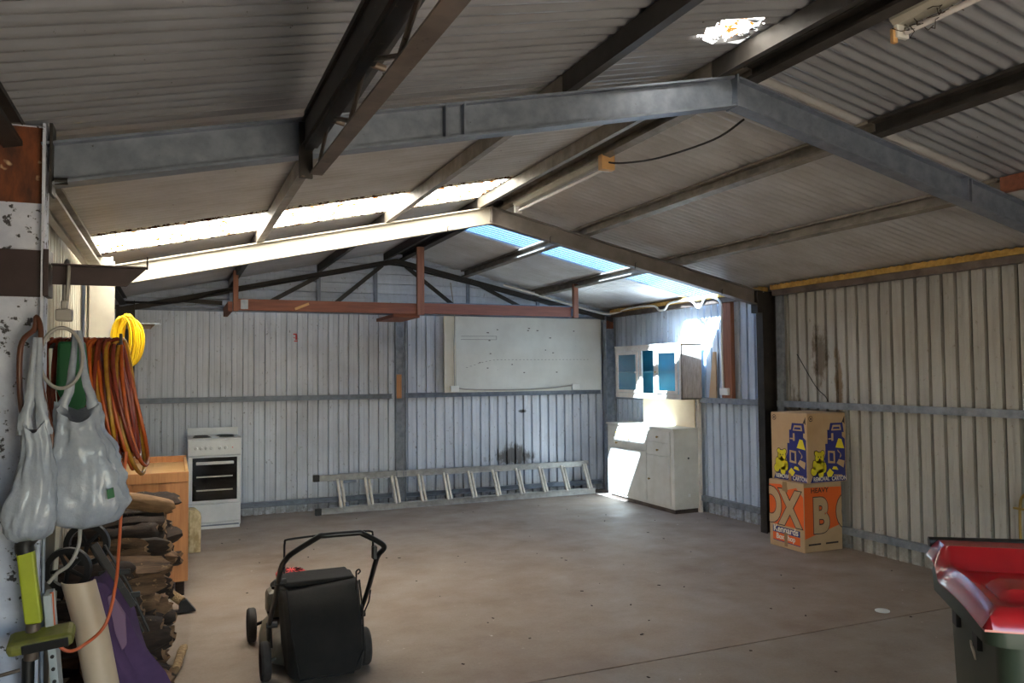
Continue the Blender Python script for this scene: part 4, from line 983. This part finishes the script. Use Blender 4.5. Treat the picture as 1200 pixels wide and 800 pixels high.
def hose(name, m, label, idx, n, r, xs, drop, seed, cat='hose'):
    q = random.Random(seed); mb = MB(); prev = None
    path = []
    for i in range(n):
        x = xs[0]+(xs[1]-xs[0])*((i*idx+.5) % n)/n+q.uniform(-.008, .008)
        dz = drop*q.uniform(.82, 1.05); lean = q.uniform(.02, .085)*(.6+.6*(x-xs[0])/(xs[1]-xs[0]+1e-6)); tw_ = q.uniform(.004, .03); wy = q.uniform(.055, .11); ph = q.uniform(-.02, .02)
        N = 14
        for k in range(N):
            a = 2*math.pi*k/N
            v_ = (1-math.cos(a))/2   # 0 at top, 1 at the bottom
            path.append(Vector((x+lean*v_**1.2+.006*math.sin(a*2+i)+tw_*math.sin(a), 3.55+wy*math.sin(a)*(1+.5*v_)+ph, 1.752-dz*v_)))
    P = smoothpath(path, 3)
    return tag(mb.tube(P, r, 6).build(name, m, smooth=70), label, cat)
hose('garden_hose', 'hoseter', 'terracotta garden hose, thickest in the hanging coil', 1, 14, .0085, (-.44, -.2), .46, 1)
hose('garden_hose', 'hoseor', 'bright orange-brown hose looped among the hanging coil', 1, 10, .008, (-.40, -.18), .50, 2)
hose('garden_hose', 'hosemus', 'mustard yellow-brown hose in the hanging coil', 1, 9, .008, (-.38, -.185), .53, 3)
tube_thing('garden_hose', [(-.42, 3.0, 1.76), (-.455, 2.98, 1.70), (-.45, 2.98, 1.5), (-.41, 2.98, 1.36), (-.37, 2.98, 1.36), (-.365, 2.98, 1.42), (-.40, 2.98, 1.6), (-.40, 2.99, 1.75), (-.415, 3.0, 1.80)], .009, 'hosebrn', 'dark brown hose loop hanging over the peeling column edge', 'hose', closed=True)
# yellow hose
q = random.Random(5); path = []
for i in range(20):
    cxh = -.30+q.uniform(-.03, .03); rx = q.uniform(.045, .085); rz = q.uniform(.15, .185); yo = 6.10+q.uniform(-.06, .02); cz_ = 1.84+q.uniform(-.01, .012)
    for k in range(14):
        a = 2*math.pi*k/14; path.append((cxh+rx*math.sin(a)*(1+.1*math.cos(a)), yo+.006*math.sin(3*a), cz_+rz*math.cos(a)))
tag(MB().tube(smoothpath(path, 3), .0075, 6).build('yellow_hose', 'hoseyel', smooth=70), 'yellow coiled hose hanging before the cream column', 'hose')
# grey extension cord with its plug
q = random.Random(8); path = []
cdl = thing('extension_lead', (-.33, 3.06, 1.45), 'grey extension cord with plug looped over the dark bracket', 'cord')
MB().tube(smoothpath([(-.345, 3.12, 1.80), (-.35, 3.12, 1.9), (-.345, 3.11, 1.99), (-.335, 3.095, 2.0), (-.33, 3.06, 1.95), (-.335, 3.05, 1.83)], 5), .006, 8).build('lead', 'cord', cdl, smooth=60)
lp = [(-.30+.062*math.sin(a*6.2832/16)-.04, 2.99, 1.665+.10*math.cos(a*6.2832/16)) for a in range(16)]
MB().tube(smoothpath(lp, 3, True), .006, 8, closed=True).build('lead', 'cord', cdl, smooth=60)
MB().box((-.365, 3.02, 1.79), (-.315, 3.07, 1.83)).box((-.35, 3.025, 1.83), (-.33, 3.06, 1.86)).build('plug', 'cord', cdl, bevel=.006)
# green bag behind the hoses
g_ = MB().prism([(-.41, 1.735), (-.32, 1.735), (-.30, 1.55), (-.325, 1.47), (-.37, 1.45), (-.415, 1.56)], (.015, 3.355, 0), ex, ez, ey, .03).build('green_bag', 'greenbag', bevel=.01)
MB().tube([(-.35, 3.37, 1.715), (-.35, 3.40, 1.775), (-.35, 3.54, 1.778), (-.35, 3.55, 1.736)], .005, 6).build('hook', 'darksteel', g_)
tag(g_, 'dark green cloth bag hanging among the hoses', 'bag')
def plastic_bag(cx_, cy_, zt, zb, w_, dp, label, seed, hx, prof):
    """sack lofted through uneven rings with pleats that gather towards the handles"""
    t = thing('plastic_bag', (cx_, cy_, zb), label, 'bag')
    H_ = zt-zb; rings = []; N = 72; NR = 26
    def s_at(v):
        for (v0, s0, l0), (v1, s1, l1) in zip(prof, prof[1:]):
            if v <= v1: f = (v-v0)/(v1-v0+1e-9); f = f*f*(3-2*f); return s0+(s1-s0)*f, l0+(l1-l0)*f
        return prof[-1][1], prof[-1][2]
    for j in range(NR+1):
        v_ = j/NR; s_, lx = s_at(v_); ring = []
        for k in range(N):
            a = 2*math.pi*k/N; c_, n_ = math.cos(a), math.sin(a)
            pl = .05+.10*v_
            f = 1+pl*math.sin(a*9+seed+2.5*v_)*(.4+v_)*.6+.16*noise.noise(Vector((c_*1.8+seed, n_*1.8, v_*2.4)))+.10*noise.noise(Vector((c_*4+seed, n_*4, v_*7)))+.09*noise.noise(Vector((c_*9+seed, n_*9, v_*16)))
            q_ = (abs(c_)**2.6+abs(n_)**2.6)**(-1/2.6)
            dipz = -.16*H_*(n_*n_)*max(0, (v_-.75)/.25)
            ring.append((cx_+lx+w_*s_*f*c_*q_, cy_+dp*s_*f*n_*q_, zb+v_*H_+dipz+.016*noise.noise(Vector((a*1.2, seed, v_*4)))*(1-abs(v_-.5))))
        rings.append(ring)
    inner = [[Vector(p)+(Vector((cx_+prof[-1][2], cy_, p[2]-.03))-Vector(p))*.25 for p in rings[-1]]]
    MB().rings(rings+inner, cap=True).build('sack', 'poly', t, smooth=75)
    ws = w_*prof[-1][1]
    for s in (-1, 1):
        lx = prof[-1][2]; a = Vector((cx_+lx+s*ws*.85, cy_, zt-.07))
        P = smoothpath([a, a+Vector((-s*ws*.15, -.005, .06)), a+Vector((-s*ws*.5, .0, .14)), Vector((cx_+hx+s*.006, cy_+.03, zt+.24))], 5)
        rs = []
        for i, p in enumerate(P):
            f = i/(len(P)-1); hw = .015*(1-f)+.007; rs.append([p+Vector((hw*math.cos(b_)*(1+.25*math.sin(3*b_+i)), (.007+.004*(1-f))*math.sin(b_), 0)) for b_ in [2*math.pi*k/12 for k in range(12)]])
        MB().rings(rs).build('handle', 'poly', t, smooth=60)
    return t
pb = plastic_bag(-.272, 3.02, 1.52, 1.10, .125, .085, 'bulging white plastic shopping bag hanging under the hoses', 2.3, -.03, [(0, .35, .0), (.05, .8, .01), (.2, 1.0, .015), (.4, .93, .005), (.6, .74, -.005), (.8, .56, -.02), (1, .50, -.02)])
MB().rings([[Vector((-.195, 2.925, 1.20)), Vector((-.175, 2.93, 1.205)), Vector((-.18, 2.93, 1.235)), Vector((-.198, 2.925, 1.23))], [Vector((-.195, 2.955, 1.20)), Vector((-.175, 2.96, 1.205)), Vector((-.18, 2.96, 1.235)), Vector((-.198, 2.955, 1.23))]]).build('green_print', 'greenbag', pb)
plastic_bag(-.405, 2.92, 1.49, 1.09, .078, .055, 'narrow grey-white plastic bag hanging against the peeling column', 6.1, .0, [(0, .5, -.01), (.06, .92, -.01), (.2, 1.0, -.005), (.45, .72, .005), (.7, .5, .008), (1, .42, .0)])
tube_thing('orange_cable', [(-.155, 3.2, 1.33), (-.165, 3.15, 1.15), (-.17, 3.1, 1.0), (-.175, 3.05, .9), (-.20, 3.0, .78), (-.26, 3.0, .72), (-.31, 2.98, .71), (-.345, 2.98, .76), (-.36, 3.0, .9)], .0055, 'cordor', 'thin orange cord looping down beside the firewood', 'cord')
tube_thing('white_cable', [(-.28, 3.0, 1.10), (-.285, 3.0, 1.04), (-.31, 3.0, .985), (-.345, 3.0, .96), (-.37, 3.0, .93)], .006, 'cord', 'white cord curling past the trolley wheels', 'cord')

# ------------------------------------------------------------------ left corner clutter
gt2 = thing('lime_sweeper', (-.42, 2.98, .0), 'lime green tool with flat foot leaning on the near column', 'tool')
MB().tube([(-.425, 3.0, .0), (-.422, 2.99, .70)], .018, 12).build('shaft', 'black', gt2, smooth=True)
MB().rings([[Vector((x_+dx, 2.975+dy, z_)) for dx, dy in ((-.024, -.02), (.024, -.02), (.024, .02), (-.024, .02))] for x_, z_ in ((-.405, .815), (-.432, 1.045))]).build('grip', 'lime', gt2, bevel=.006)
MB().tube(smoothpath([(-.432, 2.975, 1.04), (-.435, 2.975, 1.07), (-.41, 2.975, 1.10), (-.39, 2.98, 1.105)], 4), .028, 10).build('handle_bend', 'black', gt2, smooth=60)
MB().tube([(-.412, 2.975, .70), (-.407, 2.975, .815)], .022, 12).build('collar', 'brownsteel', gt2, smooth=True)
Mh = Matrix.Translation((-.375, 2.95, .768)) @ Matrix.Rotation(-.09, 4, 'Y') @ Matrix.Rotation(.2, 4, 'X')
hd = MB().box((-.098, -.05, -.022), (.088, .05, .022), M=Mh).build('foot', 'limedull', gt2, bevel=.016)
MB().box((-.055, -.054, -.016), (.075, -.048, .014), M=Mh).build('foot_pad', 'black', hd, bevel=.004)
tube_thing('steel_rod', [(-.388, 3.02, 0), (-.388, 3.02, 1.1)], .006, 'galvdk', 'thin steel rod standing at the near column', 'rod', smoothp=False)
tube_thing('brown_rod', [(-.55, 2.95, .66), (-.44, 2.96, .675)], .006, 'brownsteel', 'short brown rod across the foot of the near column', 'rod', smoothp=False)
# folding trolley
tr = thing('folding_trolley', (-.27, 3.4, .0), 'folded grey hand trolley with black wheels by the firewood', 'trolley')
for (x_, y_, z_, r_) in ((-.345, 3.30, .905, .082), (-.30, 3.47, .96, .085)):
    wv = MB().lathe([(r_*.72, -.012), (r_*.96, -.012), (r_, 0), (r_*.96, .012), (r_*.72, .012), (r_*.72, -.012)], (x_, y_, z_), (.25, 1, 0), 28, cap=False).build('wheel', 'black', tr, smooth=40)
    mb = MB()
    for k in range(5):
        a = 2*math.pi*k/5; ax = Vector((.25, 1, 0)).normalized(); u = ax.orthogonal().normalized(); v_ = ax.cross(u); d_ = u*math.cos(a)+v_*math.sin(a)
        mb.tube([Vector((x_, y_, z_)), Vector((x_, y_, z_))+d_*r_*.75], [.010, .006], 6)
    mb.build('spokes', 'black', wv)
for dx in (0, .025, .05): MB().tube([(-.285+dx, 3.40, .965-.02*dx), (-.20+dx, 3.40, .80), (-.12+dx*.8, 3.40, .62)], .005, 8).build('frame_bar', 'darksteel', tr)
MB().extr([(-.006, -.012), (.006, -.012), (.006, .012), (-.006, .012)], (-.265, 3.33, .985), (-.13, 3.33, .74)).build('side_arm', 'darksteel', tr, bevel=.002)
for (z_, xa) in ((.86, -.235), (.77, -.20)): MB().box((xa-.02, 3.375, z_-.01), (xa+.09, 3.39, z_+.01)).build('cross_bar', 'black', tr, bevel=.004)
# tall sheets leaning against the wall
o = MB().box((-.012, -.045, 0), (.012, .045, .90)).xf(Matrix.Translation((-.29, 3.02, 0)) @ Matrix.Rotation(-.09, 4, 'Y')).build('perforated_rail', 'panelgrey', bevel=.002); tag(o, 'pale grey perforated metal rail leaning on the near column', 'rail')
for z_ in (.62, .66, .70, .74, .78): MB().cyl((-.29-.09*z_, 2.976, z_), (-.29-.09*z_, 2.970, z_), .006, seg=8).build('rail_hole', 'black', o)
arc = [(.055*math.cos(a), .05*math.sin(a)) for a in [math.pi*k/8-math.pi for k in range(9)]]; arc = arc+[(x_*.9, y_*.9) for x_, y_ in reversed(arc)]
o = MB().rings([[Vector((x_+cx_, 3.22+y_, z_)) for x_, y_ in arc] for cx_, z_ in ((-.185, 0), (-.215, .45), (-.265, .72), (-.305, .88))]).build('gutter_length', 'creamplas', smooth=40); tag(o, 'cream curved gutter length standing beside the purple cloth', 'gutter')
o = MB().box((-.008, -.12, 0), (.008, .12, 1.12)).xf(Matrix.Translation((-.47, 3.42, 0)) @ Matrix.Rotation(.03, 4, 'Y') @ Matrix.Rotation(.5, 4, 'Z')).build('cream_board', 'creampaint', bevel=.002); tag(o, 'narrow cream board standing behind the trolley wheels', 'board')
# purple cloth draped over the trolley
mb = MB(); rings = []
for j in range(13):
    t_ = j/12; z_ = .86-.86*t_; cx_ = -.245+.115*min(1, t_*1.8)+.01*math.sin(j*1.3); w_ = .03+.075*min(1, t_*2.6)
    ring = []
    for k in range(24):
        a = 2*math.pi*k/24; f = 1+.22*math.sin(3*a+j*.35)+.20*math.sin(6*a-j*.5)+.06*noise.noise(Vector((a*2, j*.5, 1)))
        ring.append((cx_+w_*f*math.cos(a), 3.33+.07*f*math.sin(a)+.0*j, z_+.012*math.sin(2*a+j)))
    rings.append(ring)
o = MB().rings(rings).build('purple_cloth', 'purple', smooth=55); tag(o, 'dark purple folded cloth hanging down to the floor', 'cloth')
MB().prism([(-.215, .80), (-.20, .81), (-.155, .73), (-.15, .62), (-.165, .60), (-.20, .70)], (0, 3.26, 0), ex, ez, ey, .02).build('lining', 'mauve', o, bevel=.004)

# ------------------------------------------------------------------ small things
tag(MB().lathe([(.001, 0), (.045, 0), (.047, .006), (.040, .010), (.001, .010)], (4.34, 3.93, 0), seg=24).build('white_disc', 'white', smooth=40), 'small white plastic lid lying on the floor near the boxes', 'lid')
tap = thing('copper_pipe', (5.5, 3.76, .2), 'brass water pipe bent over at the near right wall', 'pipe')
MB().tube(smoothpath([(5.53, 3.79, .0), (5.53, 3.79, .35), (5.53, 3.785, .62), (5.53, 3.76, .70), (5.53, 3.70, .73), (5.53, 3.64, .70), (5.53, 3.63, .4), (5.53, 3.63, 0)], 5), .010, 10).build('pipe', 'brass', tap, smooth=60)
MB().box((5.52, 3.73, .60), (5.54, 3.83, .615)).build('clip', 'brass', tap)
tube_thing('wall_wire', [(5.575, 5.60, 1.31), (5.565, 5.62, 1.36), (5.57, 5.75, 1.46), (5.575, 5.98, 1.76)], .004, 'blackflex', 'thin dark wire stuck up behind the boxes on the beige wall', 'wire')
for i, (y_, z_) in enumerate(((4.55, 2.02), (4.1, 2.02), (4.4, 1.72))): pass
mb = MB()
for i in range(70):
    x_, y_ = R.uniform(.2, 5.4), R.uniform(3.2, 9.2); s_ = R.uniform(.004, .012); a = R.random()*3
    mb.box((-s_, -s_*.5, 0), (s_, s_*.5, .003), M=Matrix.Translation((x_, y_, .0003)) @ Matrix.Rotation(a, 4, 'Z'))
tag(mb.build('floor_debris', 'bark'), 'leaf crumbs and grit scattered over the concrete floor', 'debris', kind='stuff')
# red stamp marks on the back wall
mb = MB()
for a, b, c, d in ((1.30, 1.34, 2.08, 2.095), (1.325, 1.345, 2.02, 2.08), (1.305, 1.32, 2.04, 2.05), (1.31, 1.35, 2.0, 2.012)): mb.box((a, YB-.006, c), (b, YB-.002, d))
tag(mb.build('red_mark', 'redplas', wb), 'small red painted mark')
